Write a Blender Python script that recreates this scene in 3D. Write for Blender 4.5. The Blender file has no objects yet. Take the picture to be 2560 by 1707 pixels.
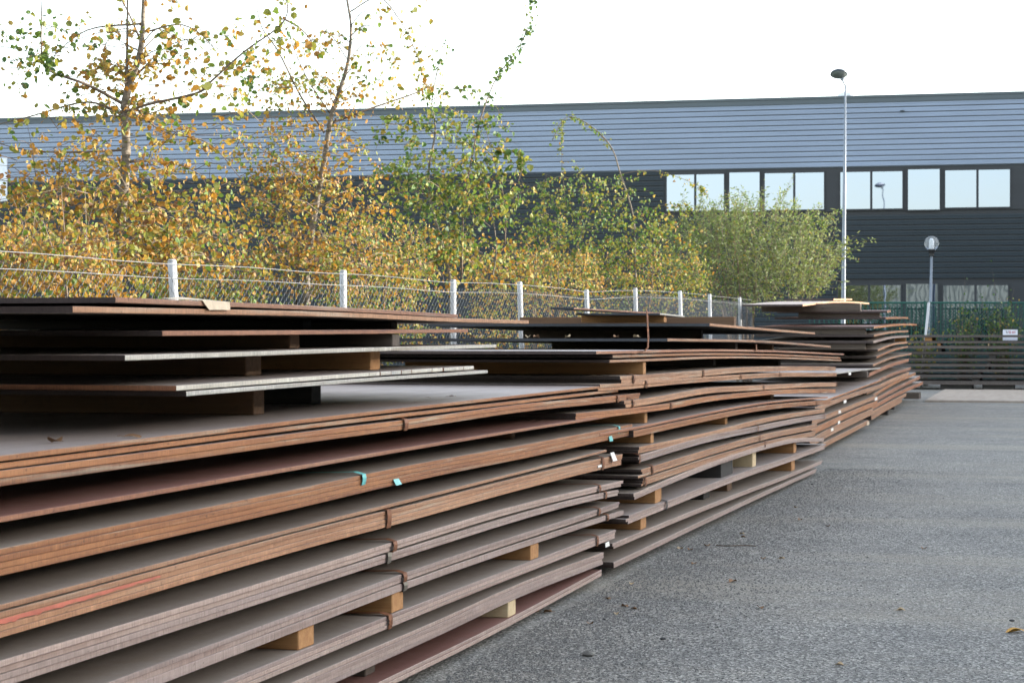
import bpy, bmesh, math, random
import numpy as np
from mathutils import Vector, Matrix

random.seed(7)
RNG = np.random.default_rng(7)
R = math.radians
scene = bpy.context.scene
col = scene.collection

# ---------------------------------------------------------------- camera
EYE = 1.60
FPX = 4898.0                       # focal length in pixels of the 2560 px wide photograph
CX, CY, HOR, XV = 1280.0, 853.5, 835.0, 2634.0
YAW = math.atan((XV - CX) / FPX)   # plates run along +Y; the camera looks to the left of that
PITCH = math.atan((HOR - CY) / FPX)
cam_d = bpy.data.cameras.new('camera')
cam = bpy.data.objects.new('camera', cam_d)
col.objects.link(cam)
cam.location = (0, 0, EYE)
cam.rotation_euler = (R(90) + PITCH, 0, YAW)
cam_d.sensor_width = 22.2
cam_d.lens = FPX / 2560 * 22.2
cam_d.clip_start = 0.1
cam_d.clip_end = 2000
cam_d.dof.use_dof = True
cam_d.dof.focus_distance = 10.5
cam_d.dof.aperture_fstop = 7.1
scene.camera = cam

# ---------------------------------------------------------------- world, sun, exposure
SUN_EL, SUN_AZ = R(11.5), R(24)      # azimuth measured from +X towards +Y
world = bpy.data.worlds.new('World')
scene.world = world
world.use_nodes = True
wn = world.node_tree
sky = wn.nodes.new('ShaderNodeTexSky')
sky.sky_type = 'NISHITA'
sky.sun_disc = False
sky.sun_elevation = SUN_EL
sky.sun_rotation = R(90) - SUN_AZ
sky.air_density = 1.0
sky.dust_density = 1.2
sky.ozone_density = 1.0
bg = wn.nodes['Background']
bg.inputs['Strength'].default_value = 0.15
veil = wn.nodes.new('ShaderNodeHueSaturation')   # thin high cloud takes most of the blue out of the sky
veil.inputs['Saturation'].default_value = 0.50
wn.links.new(sky.outputs[0], veil.inputs['Color'])
wn.links.new(veil.outputs[0], bg.inputs[0])
sun_d = bpy.data.lights.new('sun', 'SUN')
sun_d.energy = 2.6
sun_d.angle = R(0.6)
sun_d.color = (1.0, 0.93, 0.82)
sun = bpy.data.objects.new('sun', sun_d)
col.objects.link(sun)
sdir = Vector((math.cos(SUN_AZ) * math.cos(SUN_EL), math.sin(SUN_AZ) * math.cos(SUN_EL), math.sin(SUN_EL)))
sun.rotation_euler = sdir.to_track_quat('Z', 'Y').to_euler()
sun.location = (30, 5, 30)
scene.view_settings.view_transform = 'Standard'
scene.view_settings.look = 'None'
scene.view_settings.gamma = 1
scene.view_settings.use_curve_mapping = False
scene.view_settings.exposure = 2.35
scene.cycles.max_bounces = 6

# ---------------------------------------------------------------- pixel -> place
_M = cam.rotation_euler.to_matrix()
_FW, _RT, _UP = _M @ Vector((0, 0, -1)), _M @ Vector((1, 0, 0)), _M @ Vector((0, 1, 0))
CAM = Vector((0, 0, EYE))

def ray(x, y):
    return _FW + _RT * ((x - CX) / FPX) + _UP * ((CY - y) / FPX)

def front(x, y, L):                # point on the upright plane X = -L
    d = ray(x, y)
    return CAM + d * (-L / d.x)

def atd(x, y, depth):              # point at a distance along the view axis
    return CAM + ray(x, y) * depth

def ground(x, y, z=0.0):
    d = ray(x, y)
    return CAM + d * ((z - EYE) / d.z)

# ---------------------------------------------------------------- object helpers
def tag(o, label=None, cat=None, group=None, kind=None):
    if label: o['label'] = label
    if cat: o['category'] = cat
    if group: o['group'] = group
    if kind: o['kind'] = kind
    return o

def empty(name, loc, rot=(0, 0, 0)):
    o = bpy.data.objects.new(name, None)
    o.empty_display_size = 0.1
    o.location = loc
    o.rotation_euler = rot
    col.objects.link(o)
    return o

def mesh_obj(name, verts, faces, mats, parent=None, idx=None, smooth=False, origin=None):
    """verts in world space (or in the parent's space when parent is unrotated at origin)"""
    off = Vector((0, 0, 0))
    if parent is not None: off = world_loc(parent)
    elif origin is not None: off = Vector(origin)
    me = bpy.data.meshes.new(name)
    v = np.asarray(verts, dtype=float) - np.array(off)
    me.from_pydata(v.tolist(), [], [list(map(int, f)) for f in faces])
    if not isinstance(mats, (list, tuple)): mats = [mats]
    for m in mats: me.materials.append(m)
    if idx is not None: me.polygons.foreach_set('material_index', np.asarray(idx, dtype=np.int32))
    if smooth: me.polygons.foreach_set('use_smooth', [True] * len(me.polygons))
    me.update()
    o = bpy.data.objects.new(name, me)
    col.objects.link(o)
    if parent is not None: o.parent = parent
    elif origin is not None: o.location = off
    return o

def world_loc(o):
    p = Vector(o.location)
    while o.parent is not None:
        o = o.parent
        p = p + Vector(o.location)
    return p

class MB:                          # collects boxes, tubes and lathes into one mesh
    def __init__(s): s.v, s.f, s.m = [], [], []
    def add(s, verts, faces, m=0):
        n = len(s.v)
        s.v += [tuple(map(float, p)) for p in verts]
        s.f += [tuple(i + n for i in f) for f in faces]
        s.m += [m] * len(faces)
    def box(s, lo, hi, m=0, bev=0.0, ax=None):
        x0, y0, z0 = lo; x1, y1, z1 = hi
        if bev <= 0:
            v = [(x0,y0,z0),(x1,y0,z0),(x1,y1,z0),(x0,y1,z0),(x0,y0,z1),(x1,y0,z1),(x1,y1,z1),(x0,y1,z1)]
            s.add(v, [(0,3,2,1),(4,5,6,7),(0,1,5,4),(1,2,6,5),(2,3,7,6),(3,0,4,7)], m)
        else:
            bm = bmesh.new()
            bmesh.ops.create_cube(bm, size=1)
            for q in bm.verts:
                q.co = Vector(((x0+x1)/2 + q.co.x*(x1-x0), (y0+y1)/2 + q.co.y*(y1-y0), (z0+z1)/2 + q.co.z*(z1-z0)))
            bmesh.ops.bevel(bm, geom=list(bm.edges), offset=bev, segments=1, affect='EDGES')
            bm.verts.index_update()
            s.add([q.co[:] for q in bm.verts], [[q.index for q in f.verts] for f in bm.faces], m)
            bm.free()
        return s
    def tube(s, pts, rad, n=6, m=0, cap=True):
        pts = [Vector(p) for p in pts]
        if not hasattr(rad, '__len__'): rad = [rad] * len(pts)
        rings = []
        for i, p in enumerate(pts):
            a = pts[max(i-1, 0)]; b = pts[min(i+1, len(pts)-1)]
            t = (b - a).normalized()
            u = t.cross(Vector((0, 0, 1)))
            if u.length < 0.05: u = t.cross(Vector((0, 1, 0)))
            u.normalize(); w = u.cross(t)
            rings.append([p + (u*math.cos(2*math.pi*k/n) + w*math.sin(2*math.pi*k/n)) * rad[i] for k in range(n)])
        v = [q for r in rings for q in r]
        f = []
        for i in range(len(pts)-1):
            for k in range(n):
                f.append((i*n+k, i*n+(k+1) % n, (i+1)*n+(k+1) % n, (i+1)*n+k))
        if cap:
            f.append(tuple(range(n-1, -1, -1))); f.append(tuple(range((len(pts)-1)*n, len(pts)*n)))
        s.add(v, f, m)
        return s
    def lathe(s, prof, c, n=20, m=0):
        v, f = [], []
        for r, z in prof:
            for k in range(n):
                v.append((c[0] + r*math.cos(2*math.pi*k/n), c[1] + r*math.sin(2*math.pi*k/n), c[2] + z))
        for i in range(len(prof)-1):
            for k in range(n):
                f.append((i*n+k, i*n+(k+1) % n, (i+1)*n+(k+1) % n, (i+1)*n+k))
        s.add(v, f, m)
        return s
    def build(s, name, mats, parent=None, smooth=False, origin=None):
        return mesh_obj(name, s.v, s.f, mats, parent, s.m, smooth, origin)

# ---------------------------------------------------------------- materials
class NT:
    def __init__(s, name):
        s.mat = bpy.data.materials.new(name); s.mat.use_nodes = True
        s.t = s.mat.node_tree; s.p = s.t.nodes['Principled BSDF']; s.out = s.t.nodes['Material Output']
    def n(s, typ, **kw):
        q = s.t.nodes.new(typ)
        for k, v in kw.items():
            if k.startswith('i_'):
                key = k[2:]
                q.inputs[int(key) if key.isdigit() else key].default_value = v
            else: setattr(q, k, v)
        return q
    def l(s, a, b): s.t.links.new(a, b)
    def coords(s, scale=(1, 1, 1), rnd=True):
        tc = s.n('ShaderNodeTexCoord')
        mp = s.n('ShaderNodeMapping'); mp.inputs['Scale'].default_value = scale
        if rnd:
            oi = s.n('ShaderNodeObjectInfo')
            mu = s.n('ShaderNodeMath', operation='MULTIPLY', i_1=137.0)
            s.l(oi.outputs['Random'], mu.inputs[0])
            ad = s.n('ShaderNodeVectorMath', operation='ADD')
            s.l(tc.outputs['Object'], ad.inputs[0]); s.l(mu.outputs[0], ad.inputs[1])
            s.l(ad.outputs[0], mp.inputs[0])
        else: s.l(tc.outputs['Object'], mp.inputs[0])
        return mp.outputs[0]
    def uvs(s, scale=(1, 1, 1)):
        tc = s.n('ShaderNodeTexCoord'); mp = s.n('ShaderNodeMapping'); mp.inputs['Scale'].default_value = scale
        oi = s.n('ShaderNodeObjectInfo'); mu = s.n('ShaderNodeMath', operation='MULTIPLY', i_1=61.0)
        s.l(oi.outputs['Random'], mu.inputs[0])
        ad = s.n('ShaderNodeVectorMath', operation='ADD')
        s.l(tc.outputs['UV'], ad.inputs[0]); s.l(mu.outputs[0], ad.inputs[1]); s.l(ad.outputs[0], mp.inputs[0])
        return mp.outputs[0]
    def noise(s, vec, scale, detail=4, rough=0.6):
        q = s.n('ShaderNodeTexNoise'); q.inputs['Scale'].default_value = scale
        q.inputs['Detail'].default_value = detail; q.inputs['Roughness'].default_value = rough
        s.l(vec, q.inputs['Vector']); return q.outputs['Fac']
    def ramp(s, fac, stops):
        q = s.n('ShaderNodeValToRGB'); e = q.color_ramp.elements
        while len(e) < len(stops): e.new(0.5)
        for i, (p, c) in enumerate(stops):
            e[i].position = p; e[i].color = (*c, 1) if len(c) == 3 else c
        s.l(fac, q.inputs[0]); return q.outputs[0]
    def mix(s, fac, a, b, mode='MIX'):
        q = s.n('ShaderNodeMix', data_type='RGBA', blend_type=mode)
        for sock, val in ((q.inputs[0], fac), (q.inputs[6], a), (q.inputs[7], b)):
            if hasattr(val, 'links'): s.l(val, sock)
            elif isinstance(val, (int, float)): sock.default_value = val
            else: sock.default_value = (*val, 1)
        return q.outputs[2]
    def bump(s, h, strength, dist=0.01):
        q = s.n('ShaderNodeBump', i_Strength=strength, i_Distance=dist)
        s.l(h, q.inputs['Height']); s.l(q.outputs[0], s.p.inputs['Normal'])

def simple(name, c, rough=0.6, metal=0.0, var=0.12, scale=8, bump=0.0):
    k = NT(name)
    nz = k.noise(k.coords(), scale)
    k.l(k.ramp(nz, [(0.3, [q*(1-var) for q in c]), (0.7, [min(1, q*(1+var)) for q in c])]), k.p.inputs['Base Color'])
    k.p.inputs['Roughness'].default_value = rough; k.p.inputs['Metallic'].default_value = metal
    if bump: k.bump(nz, bump)
    return k.mat

def edge_mat(name, cols, pale=(0.42, 0.39, 0.33), pale_amt=0.5):
    """sawn or flame cut plate edge: long streaks along the plate, rust patches, fine upright ticks (uv: metres along, metres across)"""
    k = NT(name)
    a = k.noise(k.uvs((0.7, 30, 1)), 1.0, 4, 0.6)
    c1 = k.ramp(a, [(0.30, cols[0]), (0.44, cols[1]), (0.58, cols[2]), (0.74, cols[3])])
    a2 = k.noise(k.uvs((2.2, 9, 1)), 1.0, 6, 0.7)
    c1 = k.mix(k.ramp(a2, [(0.45, (0, 0, 0)), (0.65, (0.65,)*3)]), c1, cols[1])
    b = k.noise(k.uvs((0.9, 26, 1)), 1.0, 5, 0.65)
    c2 = k.mix(k.ramp(b, [(0.54, (0, 0, 0)), (0.72, (pale_amt,)*3)]), c1, pale)
    pit = k.noise(k.uvs((34, 60, 1)), 1.0, 5, 0.7)
    c2 = k.mix(k.ramp(pit, [(0.60, (0, 0, 0)), (0.70, (0.75,)*3)]), c2, [q*.45 for q in cols[0]])
    run = k.noise(k.uvs((9, 3, 1)), 1.0, 5, 0.7)
    c2 = k.mix(k.ramp(run, [(0.52, (0, 0, 0)), (0.70, (0.6,)*3)]), c2, [min(1, q*1.25) for q in cols[2]])
    st = k.noise(k.uvs((260, 7, 1)), 1.0, 3, 0.6)
    c3 = k.mix(1.0, c2, k.ramp(st, [(0.3, (0.70,)*3), (0.7, (1.2,)*3)]), 'MULTIPLY')
    oi = k.n('ShaderNodeObjectInfo')
    c4 = k.mix(1.0, c3, k.ramp(oi.outputs['Random'], [(0, (0.82, 0.82, 0.84)), (1, (1.15, 1.12, 1.08))]), 'MULTIPLY')
    k.l(c4, k.p.inputs['Base Color'])
    k.p.inputs['Roughness'].default_value = 0.62
    k.bump(st, 0.35, 0.002)
    return k.mat

def top_mat(name, cols, rough=0.5):
    k = NT(name)
    a = k.noise(k.coords((3.0, 0.25, 1)), 2.0, 6, 0.65)
    c1 = k.ramp(a, [(0.25, cols[0]), (0.5, cols[1]), (0.75, cols[2])])
    b = k.noise(k.coords((1, 1, 1)), 5.0, 8, 0.7)
    c2 = k.mix(k.ramp(b, [(0.55, (0, 0, 0)), (0.75, (0.5,)*3)]), c1, cols[3])
    f = k.noise(k.coords((1, 1, 1)), 160, 3, 0.6)
    c3 = k.mix(1.0, c2, k.ramp(f, [(0.3, (0.88,)*3), (0.7, (1.1,)*3)]), 'MULTIPLY')
    k.l(c3, k.p.inputs['Base Color'])
    k.l(k.ramp(b, [(0.3, (rough-0.08,)*3), (0.7, (rough+0.12,)*3)]), k.p.inputs['Roughness'])
    k.bump(f, 0.15, 0.002)
    return k.mat

EDGE = {
 'orange': edge_mat('edge_orange_rust', [(0.154,0.060,0.030),(0.314,0.122,0.045),(0.391,0.169,0.064),(0.285,0.134,0.068)], (0.45,0.38,0.28), 0.9),
 'rust':   edge_mat('edge_rust', [(0.166,0.071,0.043),(0.294,0.124,0.066),(0.369,0.179,0.101),(0.281,0.155,0.101)], (0.46,0.38,0.30), 0.8),
 'tan':    edge_mat('edge_tan', [(0.201,0.098,0.056),(0.339,0.168,0.087),(0.421,0.230,0.129),(0.339,0.208,0.140)], (0.44,0.37,0.28), 0.75),
 'grey':   edge_mat('edge_grey', [(0.258,0.174,0.146),(0.343,0.253,0.216),(0.402,0.303,0.266),(0.321,0.248,0.235)], (0.46,0.39,0.34), 0.5),
 'red':    edge_mat('edge_red', [(0.180,0.074,0.043),(0.306,0.126,0.065),(0.372,0.168,0.086),(0.264,0.126,0.078)], (0.38,0.26,0.18), 0.35),
 'pale':   edge_mat('edge_pale', [(0.30,0.25,0.19),(0.46,0.43,0.37),(0.58,0.56,0.50),(0.36,0.27,0.19)], (0.66,0.66,0.62), 0.8),
 'black':  edge_mat('edge_mill_scale', [(0.02,0.022,0.026),(0.035,0.04,0.048),(0.05,0.055,0.065),(0.03,0.032,0.04)], (0.09,0.09,0.1), 0.4),
 'cross_shade': edge_mat('edge_cross_shade', [(0.05,0.04,0.036),(0.085,0.068,0.06),(0.11,0.09,0.082),(0.075,0.065,0.06)], (0.16,0.14,0.13), 0.4),  # darkened edge colour: shade on the cross stack's near side painted in
 'umber_shaded':  edge_mat('edge_umber_shaded', [(0.028,0.018,0.016),(0.048,0.030,0.026),(0.066,0.044,0.037),(0.04,0.03,0.028)], (0.09,0.07,0.06), 0.3),  # near end faces: darkness of the side away from the sun put into the colour
}
TOP = {
 'mauve': top_mat('plate_top_mauve', [(0.25,0.205,0.185),(0.33,0.28,0.26),(0.38,0.335,0.315),(0.29,0.21,0.17)]),
 'grey':  top_mat('plate_top_grey', [(0.215,0.175,0.145),(0.285,0.24,0.205),(0.335,0.29,0.25),(0.26,0.19,0.14)]),
 'red':   top_mat('plate_top_red', [(0.18,0.085,0.07),(0.23,0.115,0.095),(0.275,0.145,0.125),(0.27,0.20,0.175)]),
 'black': top_mat('plate_top_scale', [(0.03,0.032,0.036),(0.05,0.052,0.058),(0.07,0.07,0.075),(0.09,0.07,0.055)]),
}

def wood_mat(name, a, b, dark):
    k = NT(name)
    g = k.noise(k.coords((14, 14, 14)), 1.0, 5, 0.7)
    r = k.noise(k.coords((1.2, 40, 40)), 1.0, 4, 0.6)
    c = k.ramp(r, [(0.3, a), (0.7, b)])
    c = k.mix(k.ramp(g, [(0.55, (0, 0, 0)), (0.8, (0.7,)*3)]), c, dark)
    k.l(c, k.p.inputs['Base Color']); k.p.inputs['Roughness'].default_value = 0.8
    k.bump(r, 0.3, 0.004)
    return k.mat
WOOD = {
 'fresh': wood_mat('wood_fresh', (0.36,0.165,0.06), (0.47,0.25,0.10), (0.24,0.10,0.04)),
 'pale':  wood_mat('wood_pale', (0.56,0.42,0.24), (0.66,0.52,0.32), (0.45,0.30,0.16)),
 'brown': wood_mat('wood_brown', (0.12,0.062,0.030), (0.17,0.095,0.05), (0.06,0.035,0.022)),
 'old':   wood_mat('wood_old', (0.065,0.05,0.037), (0.12,0.09,0.07), (0.03,0.026,0.022)),
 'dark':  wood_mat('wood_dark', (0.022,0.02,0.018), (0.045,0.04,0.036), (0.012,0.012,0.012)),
}
M_STRAP = simple('strap_rust', (0.22, 0.085, 0.035), 0.5, 0.3, 0.3, 20)
M_STRAP_GREY = simple('strap_grey', (0.22, 0.19, 0.15), 0.4, 0.5, 0.3, 20)
M_TEAL = simple('strap_teal', (0.16, 0.52, 0.50), 0.45, 0.0, 0.12, 30)
M_PAPER = simple('paper', (0.78, 0.76, 0.70), 0.8, 0, 0.06, 30)
M_TAG = simple('tag_tan', (0.62, 0.50, 0.36), 0.8, 0, 0.15, 30)
M_PAINT_RED = simple('red_paint', (0.50, 0.14, 0.09), 0.6, 0, 0.2, 12)
M_WHITE_METAL = simple('white_metal', (0.46, 0.47, 0.48), 0.4, 0.0, 0.06, 6)
M_GALV = simple('galvanised', (0.20, 0.23, 0.27), 0.5, 0.2, 0.12, 10)
M_WIRE = simple('wire_grey', (0.22, 0.225, 0.23), 0.5, 0.2, 0.1, 10)
M_GREEN_METAL = simple('green_metal', (0.012, 0.085, 0.065), 0.5, 0.0, 0.1, 10)
M_BLACK = simple('black_plastic', (0.02, 0.02, 0.022), 0.5, 0, 0.1, 10)

# ================================================================ SETTING
def ground_mat():
    k = NT('asphalt_grit')
    co = k.coords((1, 1, 1), False)
    g1 = k.n('ShaderNodeTexVoronoi', feature='F1'); g1.inputs['Scale'].default_value = 70
    k.l(co, g1.inputs['Vector'])
    bw = k.n('ShaderNodeRGBToBW'); k.l(g1.outputs['Color'], bw.inputs[0])
    gr = k.ramp(bw.outputs[0], [(0.22, (0.04, 0.039, 0.037)), (0.45, (0.16, 0.157, 0.146)), (0.62, (0.25, 0.246, 0.23)), (0.80, (0.60, 0.58, 0.54))])
    f = k.noise(co, 62, 4, 0.8)
    c = k.mix(0.45, gr, k.ramp(f, [(0.38, (0.03, 0.03, 0.029)), (0.5, (0.19, 0.187, 0.176)), (0.62, (0.54, 0.53, 0.49))]))
    m = k.noise(co, 1.1, 7, 0.68)
    c = k.mix(1.0, c, k.ramp(m, [(0.3, (0.80, 0.81, 0.83)), (0.7, (1.20, 1.19, 1.16))]), 'MULTIPLY')
    d = k.noise(k.coords((0.30, 1.0, 1), False), 0.55, 7, 0.72)
    c = k.mix(k.ramp(d, [(0.47, (0, 0, 0)), (0.64, (0.62,)*3)]), c, (0.33, 0.30, 0.245))
    k.l(c, k.p.inputs['Base Color']); k.p.inputs['Roughness'].default_value = 0.8
    hsum = k.n('ShaderNodeMath', operation='ADD')
    k.l(g1.outputs['Distance'], hsum.inputs[0]); k.l(f, hsum.inputs[1])
    k.bump(hsum.outputs[0], 0.9, 0.014)
    return k.mat

def sheet(name, x0, x1, y0, y1, z, mat, kind='structure'):
    o = mesh_obj(name, [(x0,y0,z),(x1,y0,z),(x1,y1,z),(x0,y1,z)], [(0,1,2,3)], mat)
    o['kind'] = kind
    return o
sheet('ground', -900, 900, -900, 900, 0.0, ground_mat())
M_EARTH = simple('earth_grass', (0.075, 0.085, 0.03), 0.95, 0, 0.5, 3)
sheet('verge', -60, -5.6, -40, 56.5, 0.004, M_EARTH)

# ---------------------------------------------------------------- the hall across the yard
FD = Vector((-21960, 4898)).normalized()            # facade direction in (right, forward)
F_RIGHT = -(_RT * FD.x + Vector((_FW.x, _FW.y, 0)).normalized() * FD.y)   # towards picture right
F_RIGHT.z = 0; F_RIGHT.normalize()
F_N = Vector((F_RIGHT.y, -F_RIGHT.x, 0))             # outward, towards the yard
F_P = atd(1700, 835, 70.0); F_P.z = 0
F_ANG = math.atan2(F_RIGHT.y, F_RIGHT.x)
def fac(x, y):                                       # pixel -> (u along facade, z)
    d = ray(x, y)
    t = (F_P - CAM).dot(F_N) / d.dot(F_N)
    p = CAM + d * t
    return (p - F_P).dot(F_RIGHT), p.z
hall = empty('industrial_hall', F_P, (0, 0, F_ANG))
tag(hall, 'long dark hall with silver blue upper cladding and a strip of windows', 'building')
def hpart(mb, name, mat, parent=hall, smooth=False):
    me = bpy.data.meshes.new(name)
    me.from_pydata(mb.v, [], mb.f)
    for m in (mat if isinstance(mat, (list, tuple)) else [mat]): me.materials.append(m)
    me.polygons.foreach_set('material_index', mb.m)
    if smooth: me.polygons.foreach_set('use_smooth', [True]*len(mb.f))
    o = bpy.data.objects.new(name, me); col.objects.link(o); o.parent = parent
    return o
def clad_mat(name, c, rough, metal):
    k = NT(name)
    a = k.noise(k.coords((0.25, 1, 3)), 1.0, 4, 0.6)
    k.l(k.ramp(a, [(0.3, [q*0.9 for q in c]), (0.7, [q*1.1 for q in c])]), k.p.inputs['Base Color'])
    k.p.inputs['Roughness'].default_value = rough; k.p.inputs['Metallic'].default_value = metal
    return k.mat
M_SILVER = clad_mat('cladding_silver_blue', (0.25, 0.31, 0.42), 0.40, 0.2)
M_DARKCLAD = clad_mat('cladding_dark', (0.015, 0.026, 0.036), 0.5, 0.1)
M_TRIM = clad_mat('trim_dark', (0.022, 0.026, 0.032), 0.5, 0.1)
M_FLASH = clad_mat('roof_flashing', (0.075, 0.095, 0.11), 0.45, 0.3)
M_JOINT = clad_mat('cladding_joint', (0.10, 0.125, 0.155), 0.5, 0.2)
kg = NT('window_glass')
kg.p.inputs['Base Color'].default_value = (0.26, 0.305, 0.385, 1); kg.p.inputs['Metallic'].default_value = 1.0
kg.p.inputs['Roughness'].default_value = 0.02
gz = kg.noise(kg.coords((1, 1, 1)), 0.8, 2); kg.bump(gz, 0.05, 0.05)
M_GLASS = kg.mat
U0, U1 = -46.0, 40.0
Z_ROOF, Z_SIL = 9.9, 7.40
PITCHC = 0.187
_strips = {}
def clad_strip(u0, u1, z, mat, key):
    """one cladding rib: face with a bead and a recessed joint under it (depth along -Y of the hall)"""
    k2 = (round(u0, 3), round(u1, 3), key)
    if k2 not in _strips:
        prof = [(0.0, 0.0), (0.0, 0.030), (-0.050, 0.034), (-0.055, 0.100), (-0.046, 0.108), (-0.046, 0.120), (-0.055, 0.128), (-0.055, 0.180), (0.0, PITCHC)]
        mb = MB(); n = len(prof)
        v = [(u, yy, zz) for u in (u0, u1) for yy, zz in prof]
        mb.add(v, [(i, n+i, n+i+1, i+1) for i in range(n-1)])
        mb.m = [1, 1] + [0]*(n-4) + [0, 1]
        o = hpart(mb, 'cladding_panel', [mat, M_TRIM if key == 'd' else M_JOINT]); _strips[k2] = o
    else:
        o = _strips[k2].copy(); col.objects.link(o); o.parent = hall
    o.location = (0, 0, z)
    return o
# core walls stand just behind the cladding
mb = MB(); mb.box((U0, 0.03, 0), (U1, 26, Z_ROOF-0.12)); hpart(mb, 'wall', M_TRIM)
mb = MB(); mb.box((U0-0.1, -0.10, Z_ROOF-0.22), (U1+0.1, 26.2, Z_ROOF)); mb.box((U0-0.1, -0.13, Z_ROOF-0.05), (U1+0.1, -0.104, Z_ROOF+0.03)); hpart(mb, 'roof', M_FLASH)
z = Z_ROOF - 0.22 - PITCHC
while z > Z_SIL - 0.02:
    clad_strip(U0, U1, z, M_SILVER, 's'); z -= PITCHC
z_dark0 = z
UB = fac(1661, 480)[0]                 # the window strip starts here
UWT, ZWT = fac(2100, 423)
_, ZWB = fac(2100, 529)
_, ZLT = fac(2300, 708)
_, ZLB = 0, 1.05
while z > -0.1:
    if z + PITCHC > ZWB and z < ZWT + 0.05: clad_strip(U0, UB, z, M_DARKCLAD, 'd')
    elif z > ZLT or z < ZLB - PITCHC: clad_strip(U0, U1, z, M_DARKCLAD, 'd')
    else: clad_strip(U0, fac(2095, 700)[0], z, M_DARKCLAD, 'd')
    z -= PITCHC
def c8(x, y): return fac(1600 + x/2.45, 300 + y/2.45)
def r4(x, y): return fac(2000 + x/4.127, 400 + y/4.127)
mb = MB(); mb.box((UB, -0.03, ZWB), (U1, 0.028, Z_SIL-0.0)); wband = hpart(mb, 'window_band', M_TRIM)
mb = MB(); mb.box((fac(2095,700)[0], -0.03, ZLB), (U1, 0.028, ZLT)); lband = hpart(mb, 'window_band', M_TRIM)
def window(u0, u1, z0, z1, n, band):
    fr = MB(); t = 0.045
    fr.box((u0-t, -0.075, z0-t), (u1+t, -0.033, z0)); fr.box((u0-t, -0.075, z1), (u1+t, -0.033, z1+t))
    xs = [u0 + (u1-u0)*i/n for i in range(n+1)]
    for i, xx in enumerate(xs):
        if i == 0: fr.box((xx-t, -0.075, z0+0.001), (xx, -0.033, z1-0.001))
        elif i == n: fr.box((xx, -0.075, z0+0.001), (xx+t, -0.033, z1-0.001))
        else: fr.box((xx-0.04, -0.075, z0+0.001), (xx+0.04, -0.033, z1-0.001))
    w = hpart(fr, 'window', M_TRIM)
    for i in range(n):
        a = xs[i] + (0.04 if i else 0); b = xs[i+1] - (0.04 if i < n-1 else 0)
        g = MB(); tl = random.uniform(-0.004, 0.004)
        g.add([(a, -0.045+tl, z0), (b, -0.045-tl, z0), (b, -0.045-tl, z1), (a, -0.045+tl, z1)], [(0,1,2,3)])
        hpart(g, 'pane', M_GLASS, w)
upper = [(165,515,335,555,2),(548,733,322,560,1),(765,1127,325,550,2),(1228,1607,318,545,2),(1642,1835,303,550,1),(1870,2265,307,535,2)]
for x0, x1, y0, y1, n in upper:
    ua, za = c8(x0, (y0+y1)/2); ub, _ = c8(x1, (y0+y1)/2)
    zt, zb = c8((x0+x1)/2, y0)[1], c8((x0+x1)/2, y1)[1]
    window(ua, ub, zb, zt, n, wband)
u_end = c8(2352, 400)[0]
for d in (0.75, 5.0): window(u_end+d, u_end+d+3.2, c8(2000,540)[1], c8(2000,310)[1], 2, wband)
lower = [(390,1038,1295,2),(1095,1420,1280,1),(1480,2145,1295,2)]
for x0, x1, y0, n in lower:
    ua, zt = r4(x0, y0); ub, _ = r4(x1, y0)
    window(ua, ub, ZLB+0.12, zt, n, lband)
window(u_end+0.75, u_end+3.9, ZLB+0.12, ZLT-0.15, 2, lband)
# white panel at the far left, skylight and a small vent
ua, za = fac(-60, 505); ub, zb = fac(20, 395)
mb = MB(); mb.box((ua, -0.10, za), (ub, -0.046, zb)); hpart(mb, 'wall_panel', simple('panel_white', (0.72, 0.76, 0.82), 0.5))
ua, za = fac(2097, 246); ub, _ = fac(2137, 246)
mb = MB(); mb.lathe([(0.36,0.0),(0.36,0.12),(0.34,0.18),(0.2,0.24),(0.0,0.25)], ((ua+ub)/2, 0.7, Z_ROOF+0.02), 20); hpart(mb, 'skylight', simple('skylight_dome', (0.7,0.74,0.78), 0.3), smooth=False)
ua, za = fac(2256, 281)
mb = MB(); mb.lathe([(0.0,0.0),(0.07,0.01),(0.08,0.05)], (ua, -0.10, za), 12); hpart(mb, 'vent_cap', M_FLASH)

# ---------------------------------------------------------------- sheds outside the frame: the one whose shade lies on the yard, and the one the windows mirror
def shed_mat(name, c):
    k = NT(name); a = k.noise(k.coords((1, 1, 0.2)), 0.8, 4)
    k.l(k.ramp(a, [(0.3, [q*0.85 for q in c]), (0.7, c)]), k.p.inputs['Base Color']); k.p.inputs['Roughness'].default_value = 0.55
    return k.mat
M_SHED = shed_mat('shed_cladding', (0.50, 0.52, 0.50))
M_SHED2 = shed_mat('shed_cladding_olive', (0.30, 0.31, 0.26))
def shed(name, label, x0, x1, y0, y1, h, face, m):
    s = empty(name, ((x0+x1)/2, (y0+y1)/2, 0)); tag(s, label, 'building')
    mb = MB(); mb.box((x0, y0, 0), (x1, y1, h-0.3)); mb.build('wall', m, s)
    mb = MB(); mb.box((x0-0.2, y0-0.2, h-0.29), (x1+0.2, y1+0.2, h)); mb.build('roof', M_FLASH, s)
    mb = MB()
    if face == 'x':
        y = y0
        while y < y1:
            mb.box((x0-0.06, y, 0.1), (x0-0.003, y+0.16, h-0.32)); y += 0.34
    else:
        x = x0
        while x < x1:
            mb.box((x, y1+0.003, 0.1), (x+0.18, y1+0.07, h-0.32)); x += 0.4
    tag(mb.build('cladding', m, s), kind='stuff')
    return s
shed('storage_shed', 'pale ribbed metal shed along the right side of the yard', 20.0, 32.0, -14, 90, 7.3, 'x', M_SHED)
shed('corrugated_shed', 'olive ribbed shed behind the viewer, mirrored in the lower windows', -62, 17.5, -27, -15, 7.4, 'y', M_SHED2)

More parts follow.
